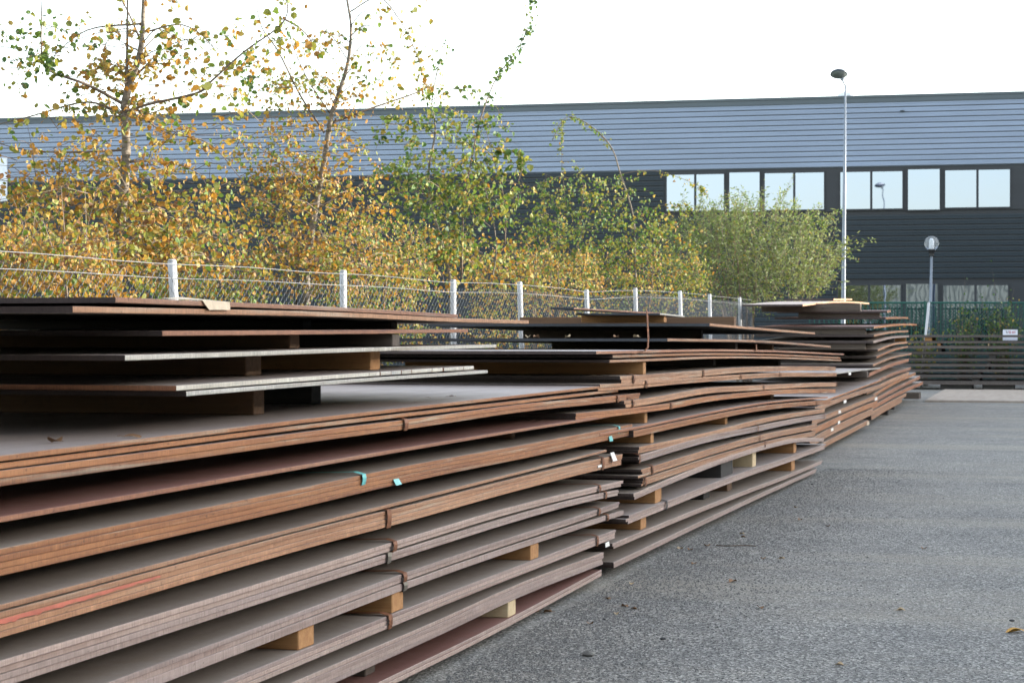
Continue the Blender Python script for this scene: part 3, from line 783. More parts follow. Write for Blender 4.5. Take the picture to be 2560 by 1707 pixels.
steel_plate('t1', [(2084,746.6),(2130,746.4)], 4.3, .035, 'tan', 'red', 'small plate lying highest of all on the tall fourth stack', W=1.0)
steel_plate('t2', [(2007,760.8),(2076,753.3),(2130,753.5),(2173,757)], 4.2, .034, 'tan', 'mauve', 'broad plate with a pale top on the tall fourth stack', W=1.05, end='umber_shaded')
pt = front(2150, 778.5, 3.40)
timber(-5.2, -3.40, pt.y, pt.y+.3, pt.z, pt.z+.145, 'old', 'thick dark timber under the broad pale topped plate of the fourth stack')
t4 = [
 ('t3', [(1795,183),(1832,177)], 1, .04, 'red', 'red', 'dark red plate under the thick timber, fourth stack'),
 ('t4', [(1780,247),(1900,244),(2000,243)], 1, .04, 'orange', 'red', 'plate with a sunlit orange edge, second below the thick timber, fourth stack'),
 ('t5', [(1665,337),(1900,312),(2000,309),(2085,311)], 1, .04, 'orange', 'red', 'orange edged plate reaching farthest right in the upper fourth stack'),
 ('t6', [(1665,417),(1840,385),(2003,375)], 1, .04, 'tan', 'grey', 'sixth plate from the top of the fourth stack, pinkish edge'),
 ('t7', [(1660,480),(1840,437),(2008,425)], 1, .04, 'grey', 'grey', 'seventh plate from the top of the fourth stack, resting on little stubs'),
 ('t8', [(1703,562),(1840,508),(1995,487)], 1, .036, 'tan', 'grey', 'eighth plate from the top of the fourth stack, over a narrow dark slot'),
 ('t9', [(1692,630),(1840,566),(2000,527)], 1, .036, 'orange', 'grey', 'ninth plate from the top of the fourth stack, white tag at its tip'),
 ('t10', [(1655,708),(1840,636),(2036,597)], 1, .038, 'tan', 'grey', 'tenth plate from the top of the fourth stack, long overhanging tip'),
 ('t11', [(1620,795),(1720,748),(1840,700),(2008,652)], 2, .032, 'red', 'grey', 'reddish pair with a row of stubs along its edge, fourth stack'),
 ('t12', [(1640,885),(1840,795),(2030,735)], 2, .030, 'rust', 'grey', 'rusty pair under the stubbed reddish one, fourth stack'),
 ('t13', [(1600,965),(1840,852),(2008,782)], 2, .032, 'tan', 'grey', 'tan pair low in the fourth stack, short of its neighbours'),
 ('t14', [(1640,1010),(1840,890),(2076,785)], 2, .030, 'orange', 'grey', 'orange pair low in the fourth stack, fifth layer from the ground'),
 ('t15', [(1640,1062),(1840,955),(2118,820)], 2, .034, 'rust', 'grey', 'rusty pair reaching far right, fourth layer from the ground, fourth stack'),
 ('t16', [(1640,1120),(1840,1010),(2148,875)], 2, .036, 'red', 'grey', 'red brown pair reaching farthest right, third layer from the ground, fourth stack'),
 ('t17', [(1640,1172),(1840,1065),(1985,988)], 2, .034, 'tan', 'grey', 'second lowest pair of the fourth stack'),
 ('t18', [(1640,1215),(1800,1120),(1940,1046)], 2, .036, 'tan', 'grey', 'lowest pair of the fourth stack, held off the ground by dark blocks'),
]
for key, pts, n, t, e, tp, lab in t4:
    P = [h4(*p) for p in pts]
    if n == 1: steel_plate(key, P, L4, t, e, tp, lab, W=2.1, end='umber_shaded')
    else: bundle(key, P, L4, n, t, e, tp, lab, W=2.1, stag=.1, end='umber_shaded')
# small white tags at the tips are parts of their bundles; slim timbers in the dark slots
slots = [(1338, 222, 't3', 't4'), (1580, 385, 't5', 't6'), (1912, 470, 't7', 't8'), (1742, 500, 't7', 't8'), (1614, 530, 't7', 't8')]
names = ['slim timber between the dark red plate and the orange edged one', 'slim timber under the far reaching orange edged plate', 'tiny timber stub, right one under the seventh plate', 'tiny timber stub, middle one under the seventh plate', 'pale slim timber, left one under the seventh plate']
for (x, y, a, b), nm in zip(slots, names):
    sx, sy = h4(x, y)
    p = front(sx, sy, L4+.3)
    yy = min(max(p.y, PL[a][1][0]+.1), PL[a][1][-1]-.2) if x > 1640 else PL[a][1][0]+.08
    zz = zt(b, yy); z1 = max(zb(a, yy), zz+.03)
    xl = -L4-.05 if x > 1640 else front(sx, sy, L4).x
    timber(-L4-1.7, min(xl, -L4-.05) if x > 1640 else -L4-.15, yy, yy+.1, zz+.001, z1-.001, 'fresh' if x > 1900 else 'old', nm)
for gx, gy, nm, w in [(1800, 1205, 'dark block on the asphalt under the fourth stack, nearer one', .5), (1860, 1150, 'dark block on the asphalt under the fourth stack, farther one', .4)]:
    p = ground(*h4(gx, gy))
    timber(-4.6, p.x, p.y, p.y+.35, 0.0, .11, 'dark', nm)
for a, b in (('t2', 't1'),): pass

# grey block pile and pale scraps where the row ends
p = ground(*h4(1990, 1060))
timber(p.x-.15, p.x+.22, p.y+1.0, p.y+1.6, .0, .16, 'old', 'grey timber block lying on the asphalt at the far end of the row')

# ---------------------------------------------------------------- cross stack at the end of the yard
D5 = 56.0
def c7(x, y): return (2240 + x/5.6, 740 + y/5.6)
def cross(y0, y1, n, edge, label, xr=(-40, 2700)):
    """plates lying across the view: y0..y1 is the visible height of their near edge"""
    a = atd(*c7(xr[0], y0), D5); b = atd(*c7(xr[1], y0), D5)
    zt_ = a.z; th = (y1-y0)/5.6/FPX*D5
    yc = (a.y+b.y)/2
    b_ = empty('plate_bundle' if n > 1 else 'steel_plate', ((a.x+b.x)/2, yc, zt_-th)); tag(b_, label, 'steel plates' if n > 1 else 'steel plate')
    for i in range(n):
        t = th/n
        mb = MB(); j = random.uniform(-.05, .05)
        mb.box((a.x+j*3, yc+j, zt_-(i+1)*t+.001), (b.x+j*2, yc+2.1+j, zt_-i*t-.001))
        o = mb.build('plate', [EDGE['cross_shade']], b_)
        o.data.materials.append(TOP['grey'])
        o.data.polygons[1].material_index = 1
        uv = o.data.uv_layers.new(name='edge')
        for poly in o.data.polygons:
            for li, vi in zip(poly.loop_indices, poly.vertices): uv.data[li].uv = (o.data.vertices[vi].co.x, o.data.vertices[vi].co.z)
    return a, b, yc, zt_, th
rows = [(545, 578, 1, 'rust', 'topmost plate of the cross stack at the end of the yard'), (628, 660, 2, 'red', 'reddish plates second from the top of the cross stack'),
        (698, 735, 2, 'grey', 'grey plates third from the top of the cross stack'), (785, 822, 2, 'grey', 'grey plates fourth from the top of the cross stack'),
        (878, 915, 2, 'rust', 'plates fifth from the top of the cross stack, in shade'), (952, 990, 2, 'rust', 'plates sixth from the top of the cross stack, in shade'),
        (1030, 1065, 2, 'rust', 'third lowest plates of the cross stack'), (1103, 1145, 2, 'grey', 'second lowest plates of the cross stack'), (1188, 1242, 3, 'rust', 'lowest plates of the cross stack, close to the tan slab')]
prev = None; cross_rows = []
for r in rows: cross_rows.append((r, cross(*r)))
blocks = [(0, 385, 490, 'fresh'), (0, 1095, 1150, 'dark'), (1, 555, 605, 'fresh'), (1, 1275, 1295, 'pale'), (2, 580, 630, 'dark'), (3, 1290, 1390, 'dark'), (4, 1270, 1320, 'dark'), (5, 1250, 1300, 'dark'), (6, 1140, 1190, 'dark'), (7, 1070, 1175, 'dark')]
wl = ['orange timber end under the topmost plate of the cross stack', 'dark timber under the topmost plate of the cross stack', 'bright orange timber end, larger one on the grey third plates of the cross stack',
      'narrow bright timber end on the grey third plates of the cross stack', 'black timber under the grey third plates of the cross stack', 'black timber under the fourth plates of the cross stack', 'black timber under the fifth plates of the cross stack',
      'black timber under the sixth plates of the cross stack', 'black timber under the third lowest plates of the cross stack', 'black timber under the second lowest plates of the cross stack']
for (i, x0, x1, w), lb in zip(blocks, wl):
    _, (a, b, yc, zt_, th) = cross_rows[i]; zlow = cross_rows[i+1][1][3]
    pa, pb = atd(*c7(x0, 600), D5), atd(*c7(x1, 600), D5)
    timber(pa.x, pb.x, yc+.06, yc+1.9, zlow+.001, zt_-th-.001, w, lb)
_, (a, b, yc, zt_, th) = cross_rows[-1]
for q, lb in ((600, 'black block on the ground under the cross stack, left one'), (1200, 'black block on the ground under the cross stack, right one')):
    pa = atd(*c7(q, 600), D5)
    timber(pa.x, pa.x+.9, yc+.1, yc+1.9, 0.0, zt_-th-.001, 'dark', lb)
# tan slab in front of it
A, B = ground(2312, 1005.5, .0), ground(2362, 977, .0)
mb = MB(); zz = .05
mb.add([(A.x,A.y,0),(A.x+14,A.y+.3,0),(B.x+14,B.y+.3,0),(B.x,B.y,0),(A.x,A.y,zz),(A.x+14,A.y+.3,zz),(B.x+14,B.y+.3,zz),(B.x,B.y,zz)],
       [(4,5,6,7),(0,1,5,4),(1,2,6,5),(2,3,7,6),(3,0,4,7)])
M_SLAB = top_mat('slab_tan', [(0.30,0.25,0.20),(0.36,0.30,0.245),(0.41,0.35,0.29),(0.30,0.22,0.16)], 0.7)
tag(mb.build('tan_slab', M_SLAB, None, False, (A.x, A.y, 0)), 'flat tan slab on the ground before the cross stack', 'slab')

# unseen pile added left of the frame to keep sky light off the timbers
nbm = empty('plate_bundle', (-L1, 1.4, 1.27)); tag(nbm, 'unseen plates on timbers, added at the near end to shade the nearest stack', 'steel plates')
zz = zt('p6a', 3.6) + .01
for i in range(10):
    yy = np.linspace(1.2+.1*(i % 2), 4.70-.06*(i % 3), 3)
    shape(np.full(3, -L1-.03-.012*(i % 3)), yy, np.full(3, zz+.060+.030+i*.095), .030, 2.1, 'plate', 'umber_shaded', 'grey', 'umber_shaded', nbm)
    for q in (1.7, 3.9):
        mb = MB(); mb.box((-L1-1.95, q, zz+i*.095+.001), (-L1-.1, q+.15, zz+.059+i*.095)); mb.build('timber', WOOD['old'], nbm)
# ================================================================ FENCES, LAMPS, SIGN
LF = 5.42
fence = empty('chain_link_fence', (-LF, 9, 0))
tag(fence, 'silver chain link fence with white posts running behind the steel stacks', 'fence')
post_px = [(430, 653, 442, 750), (858, 679, 858, 770), (1133, 702, 1134, 855), (1299, 707, 1307, 798), (1466, 726, 1468, 780), (1588, 722, 1594, 782), (1700, 729, 1702, 790), (1774, 737, 1780, 790), (1849, 745, 1854, 800)]
tops = []
for i, (x0, y0, x1, y1) in enumerate(post_px):
    a = front(x0, y0, LF); b = front(x1, y1, LF)
    sl = (a.y - b.y) / (a.z - b.z)
    sl = max(-.12, min(.12, sl))
    foot = Vector((-LF, a.y - sl*a.z, 0))
    mb = MB(); r = .029
    mb.tube([foot, foot.lerp(a, .5), a], r, 10)
    mb.tube([a, a + Vector((0, 0, .012))], [r*1.05, r*.7], 10)
    mb.build('post', M_WHITE_METAL, fence, True)
    tops.append((a.y, a.z))
foot0 = Vector((-LF, 5.4, 0))
mb = MB(); mb.tube([foot0, foot0 + Vector((0, -.1, 2.03))], .034, 10); mb.build('post', M_WHITE_METAL, fence, True); tops.insert(0, (5.3, 2.03))
TY = np.array([t[0] for t in tops]); TZ = np.array([t[1] for t in tops])
def ftop(y): return float(np.interp(y, TY, TZ))
YA, YB = 4.6, TY[-1] + 1.5
ys = np.arange(YA, YB, .5)
for dz, nm in ((-.015, 'wire'), (-.105, 'wire')):
    mb = MB()
    mb.tube([(-LF+.04, y, ftop(y)+dz + .003*math.sin(y*2.1+dz*9)-.006*math.sin((y-9.4)*math.pi/2.9)**2) for y in ys], .0022, 5)
    mb.build(nm, M_WIRE, fence)
# zigzag wires
cell_w, cell_h, r = .088, .066, .0017
V, F = [], []
nz = int((YB-YA)/(cell_w/2))
for j in range(nz):
    y0 = YA + j*cell_w/2
    top = ftop(y0) - .065 + .006*math.sin(y0*1.7) - .012*math.sin((y0-9.4)*math.pi/2.9)**2
    low = .45 if y0 > 8 else .9
    n = int((top-low)/(cell_h/2))
    base = len(V); s = 1 if j % 2 else -1
    for i in range(n+1):
        z = top - i*cell_h/2
        yy = y0 + s*(cell_w/4)*(1 if i % 2 else -1) + .004*math.sin(z*31+y0*7)
        xx = -LF + .03 + .004*(1 if (i+j) % 2 else -1) + .025*math.sin(y0*.9)*math.sin(z*2)
        for k in range(3):
            an = 2*math.pi*k/3
            V.append((xx + r*math.cos(an), yy + r*math.sin(an), z))
    for i in range(n):
        for k in range(3):
            F.append((base+i*3+k, base+i*3+(k+1) % 3, base+(i+1)*3+(k+1) % 3, base+(i+1)*3+k))
tag(mesh_obj('wire_mesh', V, F, M_WIRE, fence), kind='stuff')

# green fence before the hall
DG = 60.5
gf = empty('green_fence', atd(2400, 835, DG) - Vector((0, 0, EYE)))
tag(gf, 'dark green bar fence with mesh in front of the hall', 'fence')
zt_g = atd(2400, 757, DG).z
GL, GR = atd(2020, 835, DG), atd(2900, 835, DG)
gdir = (GR - GL); glen = gdir.length; gdir.normalize()
def gp(u, z, o=0.0): return GL + gdir*u + Vector((0, 0, z - EYE)) + Vector((gdir.y, -gdir.x, 0))*o
mb = MB(); mb.tube([gp(0, zt_g), gp(glen, zt_g)], .035, 6); mb.build('rail', M_GREEN_METAL, gf)
mb = MB(); mb.tube([gp(0, .25), gp(glen, .25)], .03, 6); mb.build('rail', M_GREEN_METAL, gf)
u = .05; proto = None
while u < glen:
    if proto is None:
        mb = MB(); mb.tube([gp(u, .1), gp(u, zt_g-.036)], .017, 5); proto = mb.build('bar', M_GREEN_METAL, gf); u0 = u
    else:
        c = proto.copy(); col.objects.link(c); c.parent = gf; c.location = Vector(proto.location) + gdir*(u-u0)
    u += .15
u = 1.0
while u < glen:
    mb = MB(); mb.tube([gp(u, 0, .06), gp(u, zt_g+.05, .06)], .04, 6); mb.build('post', M_GREEN_METAL, gf); u += 2.6
V, F = [], []
def gwire(a, b, r=.007):
    n = len(V); d = (b-a).normalized(); p = d.cross(Vector((gdir.y, -gdir.x, 0))).normalized()*r
    q = Vector((gdir.y, -gdir.x, 0))*r
    V.extend([a-p, a+p, b+p, b-p, a+q, b+q]); F.extend([(n, n+1, n+2, n+3), (n, n+4, n+5, n+3)])
u = -2.2; H = zt_g - .1
while u < glen:
    for s in (1, -1):
        a, b = (u, u+H) if s > 0 else (u+H, u)
        z0, z1 = .12, zt_g-.05
        if a < 0 or b < 0:
            continue
        gwire(gp(a, z0, .1), gp(b, z1, .1))
    u += .12
tag(mesh_obj('wire_mesh', V, F, M_GREEN_METAL, gf), kind='stuff')

# leaning white post and the globe lamp
a, b = atd(2322, 757, 58.6), atd(2308, 905, 58.6)
d = (b - a)/(a.z - b.z)
mb = MB(); ft = a + d*a.z; mb.tube([ft, a], .04, 10)
mb.tube([a, a+Vector((0,0,.02))], [.042, .025], 10)
tag(mb.build('white_post', M_WHITE_METAL, None, True, tuple(ft)), 'leaning white metal post before the globe lamp, seen over the cross stack', 'post')
DL = 63.0
gl = atd(2329, 608, DL); gb = atd(2322, 835, DL); gb.z = 0
lamp = empty('globe_lamp', gb); tag(lamp, 'clear globe lamp on a slim grey pole in front of the dark cladding', 'street lamp')
rg = 18/FPX*DL
cz = gl.z
ptop = Vector((gl.x, gl.y, cz - rg*1.75))
mb = MB(); mb.tube([gb, gb.lerp(ptop, .35), ptop], [.062, .058, .04], 10)
mb.build('pole', M_GALV, lamp, True)
mb = MB(); mb.lathe([(0.0,-rg*1.8),(rg*.32,-rg*1.78),(rg*.36,-rg*1.4),(rg*.62,-rg*.95),(rg*.5,-rg*.86),(0,-rg*.84)], (gl.x, gl.y, cz), 16)
mb.build('collar', M_BLACK, lamp, False)
kgl = NT('globe_acrylic'); kgl.p.inputs['Base Color'].default_value = (.9,.93,.95,1); kgl.p.inputs['Roughness'].default_value = .05
kgl.p.inputs['Transmission Weight'].default_value = .85; kgl.p.inputs['IOR'].default_value = 1.12
mb = MB(); mb.lathe([(rg*math.sin(t), -rg*math.cos(t)) for t in np.linspace(.55, math.pi, 16)], (gl.x, gl.y, cz), 24)
mb.build('globe', kgl.mat, lamp, True)
mb = MB()
for i in range(6): mb.lathe([(rg*.30,-rg*.75+i*rg*.2),(rg*.36,-rg*.68+i*rg*.2),(rg*.30,-rg*.58+i*rg*.2)], (gl.x, gl.y, cz), 14)
mb.lathe([(rg*.2,-rg*.8),(rg*.2,rg*.6),(0,rg*.62)], (gl.x, gl.y, cz), 12)
mb.build('louvre', simple('lamp_louvre', (.8,.82,.85), .3, .3), lamp, True)

# tall street lamp behind the fourth stack
DS = 50.0
sb = atd(2106, 800, DS); sb.z = 0
st_ = atd(2113.5, 214, DS)
sl = empty('street_lamp', sb); tag(sl, 'tall grey street lamp with a bowl shaped head above the roof line', 'street lamp')
mb = MB(); mb.tube([sb, sb.lerp(st_, .18), sb.lerp(st_, .2), sb.lerp(st_, .6), st_], [.068,.066,.06,.045,.022], 12)
mb.build('pole', M_GALV, sl, True)
hd = atd(2097, 187, DS)
neck = atd(2104.5, 199.5, DS)
mb = MB(); mb.tube([st_, neck], .019, 8); mb.tube([neck - Vector((.03,0,0)), neck + Vector((.06,0,.02))], .03, 8)
mb.build('arm', M_GALV, sl, True)
# head: a tilted dome over a bowl
head = empty('lamp_head', (0, 0, 0)); head.parent = sl
head.location = hd - sb; head.rotation_euler = (R(-22), R(4), YAW)
rh = 21.5/FPX*DS
def child(mb, name, mat, parent, smooth=True):
    me = bpy.data.meshes.new(name); me.from_pydata(mb.v, [], mb.f); me.materials.append(mat)
    me.polygons.foreach_set('use_smooth', [smooth]*len(mb.f))
    o = bpy.data.objects.new(name, me); col.objects.link(o); o.parent = parent; return o
mb = MB(); mb.lathe([(0, rh*.62), (rh*.45, rh*.56), (rh*.62, rh*.42)], (0,0,0), 24); child(mb, 'cap', simple('lamp_cap', (.55,.55,.58), .4), head)
mb = MB(); mb.lathe([(rh*.625, rh*.42), (rh*.93, rh*.22), (rh, rh*.02), (rh*.93, -.02*rh), (rh*.9, 0)], (0,0,0), 24); child(mb, 'shade', simple('lamp_shade_grey', (.06,.075,.095), .35, .3), head)
mb = MB(); mb.lathe([(rh*.9, 0), (rh*.8, -rh*.13), (rh*.5, -rh*.24), (0, -rh*.28)], (0,0,0), 24); child(mb, 'bowl', simple('lamp_bowl', (.16,.19,.19), .15, .2), head)

# white sign partly hidden by the cross stack
A, B = atd(2507, 824, 58.3), atd(2544, 851, 58.3)
sg = empty('sign', ((A.x+B.x)/2, A.y, B.z)); tag(sg, 'small white sign with faded red lettering behind the cross stack', 'sign')
mb = MB(); mb.box((A.x, A.y, B.z), (B.x, A.y+.02, A.z)); mb.build('panel', simple('sign_white', (.75,.76,.82), .5, 0, .04), sg)
W_, H_ = B.x-A.x, A.z-B.z
mb = MB()
def stroke(u0, u1, v0, v1): mb.box((A.x+u0*W_, A.y-.006, B.z+v0*H_), (A.x+u1*W_, A.y-.002, B.z+v1*H_))
for u0, u1, v0, v1 in [(.42,.46,.66,.88),(.5,.54,.66,.88),(.46,.50,.66,.72),(.64,.68,.66,.86),(.70,.74,.66,.86),(.76,.86,.70,.76),(.76,.86,.80,.86),(.70,.76,.28,.40),(.80,.90,.34,.46)]: stroke(u0,u1,v0,v1)
mb.build('lettering', simple('sign_red', (.50,.16,.20), .6), sg)
mb = MB()
mb.add([(A.x+.20*W_, A.y-.005, B.z+.88*H_), (A.x+.25*W_, A.y-.005, B.z+.88*H_), (A.x+.305*W_, A.y-.005, B.z+.66*H_), (A.x+.27*W_, A.y-.005, B.z+.66*H_)], [(0,3,2,1)])
mb.add([(A.x+.36*W_, A.y-.005, B.z+.88*H_), (A.x+.40*W_, A.y-.005, B.z+.88*H_), (A.x+.31*W_, A.y-.0051, B.z+.66*H_), (A.x+.29*W_, A.y-.0051, B.z+.66*H_)], [(0,3,2,1)])
mb.build('lettering', simple('sign_brown', (.12,.08,.07), .6), sg)
mb = MB(); xm = (A.x+B.x)/2; mb.tube([(xm, A.y+.05, 0), (xm, A.y+.05, A.z-.05)], .025, 8); mb.build('post', M_GREEN_METAL, sg)

# ================================================================ TREES AND SHRUBS
def leaf_mat(name, a, b, trans=0.38):
    k = NT(name)
    g = k.n('ShaderNodeNewGeometry')
    c = k.ramp(g.outputs['Random Per Island'], [(0, a), (0.5, [(p+q)/2 for p, q in zip(a, b)]), (1, b)])
    co = k.coords((1,1,1), False)
    c = k.mix(k.ramp(k.noise(co, 60, 2), [(.55,(0,0,0)),(.7,(.45,)*3)]), c, [q*.55 for q in a])
    k.l(c, k.p.inputs['Base Color'])
    k.p.inputs['Roughness'].default_value = .6
    tr = k.n('ShaderNodeBsdfTranslucent'); k.l(k.mix(1.0, c, (1.25, 1.15, .7), 'MULTIPLY'), tr.inputs[0])
    mx = k.n('ShaderNodeMixShader'); mx.inputs[0].default_value = trans
    k.l(k.p.outputs[0], mx.inputs[1]); k.l(tr.outputs[0], mx.inputs[2]); k.l(mx.outputs[0], k.out.inputs[0])
    return k.mat
LM = {
 'O': leaf_mat('leaf_orange', (.30,.145,.026), (.43,.235,.045)),
 'Y': leaf_mat('leaf_yellow', (.29,.20,.04), (.42,.31,.08)),
 'L': leaf_mat('leaf_lime', (.16,.175,.032), (.28,.285,.065)),
 'G': leaf_mat('leaf_green', (.075,.15,.03), (.16,.24,.05)),
 'D': leaf_mat('leaf_dark_green', (.035,.09,.03), (.08,.15,.05)),
 'B': leaf_mat('leaf_brown', (.16,.075,.03), (.26,.13,.05), .25),
 'W': leaf_mat('leaf_willow', (.12,.165,.07), (.28,.33,.16)),
}
LKEYS = list(LM)
def bark_mat(name, a, b):
    k = NT(name); n = k.noise(k.coords((1, 1, 2.5)), 14, 5, .7)
    k.l(k.ramp(n, [(.35, a), (.65, b)]), k.p.inputs['Base Color']); k.p.inputs['Roughness'].default_value = .85; k.bump(n, .4, .006)
    return k.mat
M_BARK = bark_mat('bark_grey', (.085,.07,.052), (.24,.20,.155))
M_TWIG = bark_mat('bark_twig', (.10,.07,.05), (.20,.15,.11))

def leaf_shape(kind):
    """outline of a small folded leaf, stem at the origin, tip along +X"""
    if kind == 'round':
        return np.array([(0,0,0),(.22,.36,.05),(.62,.40,.06),(1,0,-.06),(.62,-.40,.06),(.22,-.36,.05)]), [(0,3,2,1),(0,5,4,3)]
    if kind == 'heart':
        return np.array([(0,0,0),(.12,.40,.06),(.5,.42,.05),(1.08,0,-.10),(.5,-.42,.05),(.12,-.40,.06)]), [(0,3,2,1),(0,5,4,3)]
    return np.array([(0,0,0),(.45,.15,.03),(1,0,-.05),(.45,-.15,.03)]), [(0,2,1),(0,3,2)]
def rand_frames(n, rng, droop):
    """random leaf frames: blades hang out and down by droop"""
    az = rng.uniform(0, 2*math.pi, n); el = rng.normal(-droop, .55, n)
    x = np.stack([np.cos(az)*np.cos(el), np.sin(az)*np.cos(el), np.sin(el)], 1)
    r = rng.normal(size=(n, 3)); r[:, 2] = np.abs(r[:, 2]) * .6
    z = r - (r*x).sum(1, keepdims=True)*x; z /= np.linalg.norm(z, axis=1, keepdims=True)
    y = np.cross(z, x)
    return x, y, z
def leaf_mesh(name, pts, size, kind, weights, rng, parent, droop=.5, stuff=True):
    pts = np.asarray(pts, float); n = len(pts)
    sh, fc = leaf_shape(kind)
    x, y, z = rand_frames(n, rng, droop)
    s = size * rng.uniform(.55, 1.2, n)
    wid = rng.uniform(.75, 1.1, n)
    V = pts[:, None, :] + s[:, None, None]*(sh[None, :, 0:1]*x[:, None, :] + sh[None, :, 1:2]*wid[:, None, None]*y[:, None, :] + sh[None, :, 2:3]*rng.uniform(.3, 2.5, n)[:, None, None]*z[:, None, :])
    k = sh.shape[0]
    F = (np.arange(n)[:, None, None]*k + np.array([list(f) for f in fc])[None]).reshape(-1, len(fc[0]))
    keys = list(weights); w = np.array([weights[q] for q in keys], float); w /= w.sum()
    mi = np.repeat(rng.choice(len(keys), n, p=w), len(fc))
    off = np.array(world_loc(parent))
    me = bpy.data.meshes.new(name); me.from_pydata((V.reshape(-1, 3)-off).tolist(), [], F.tolist())
    for q in keys: me.materials.append(LM[q])
    me.polygons.foreach_set('material_index', mi.astype(np.int32)); me.update()
    o = bpy.data.objects.new(name, me); col.objects.link(o); o.parent = parent
    if stuff: o['kind'] = 'stuff'
    return o
def leaf_parts(pts, size, kind, weights, rng, parent, n):
    """the larger leaves, each a part of its own"""
    pts = np.asarray(pts, float)
    sh, fc = leaf_shape(kind)
    keys = list(weights); w = np.array([weights[q] for q in keys], float); w /= w.sum()
    base = {}
    x, y, z = rand_frames(n, rng, .6)
    off = np.array(world_loc(parent))
    for i in range(n):
        kk = rng.choice(keys, p=w)
        if kk not in base:
            me = bpy.data.meshes.new('leaf'); me.from_pydata((sh*np.array([1, 1, 1.6])).tolist(), [], [list(f) for f in fc]); me.materials.append(LM[kk]); base[kk] = me
        o = bpy.data.objects.new('leaf', base[kk]); col.objects.link(o); o.parent = parent
        s = size*rng.uniform(.8, 1.25)
        m = Matrix((x[i]*s, y[i]*s, z[i]*s)).transposed().to_4x4(); m.translation = Vector(pts[i]-off)
        o.matrix_local = m
def smooth_line(P, sub=4):
    P = [Vector(p) for p in P]
    if len(P) < 3:
        return [P[0].lerp(P[-1], i/sub) for i in range(sub+1)]
    out = []
    Q = [P[0]*2-P[1]] + P + [P[-1]*2-P[-2]]
    for i in range(1, len(Q)-2):
        a, b, c, d = Q[i-1:i+3]
        for j in range(sub):
            t = j/sub
            out.append(.5*((2*b) + (c-a)*t + (2*a-5*b+4*c-d)*t*t + (3*b-a-3*c+d)*t**3))
    out.append(P[-1]); return out
DK = 1.0884353                    # the sketch coordinates below were read off a 2352 px wide view
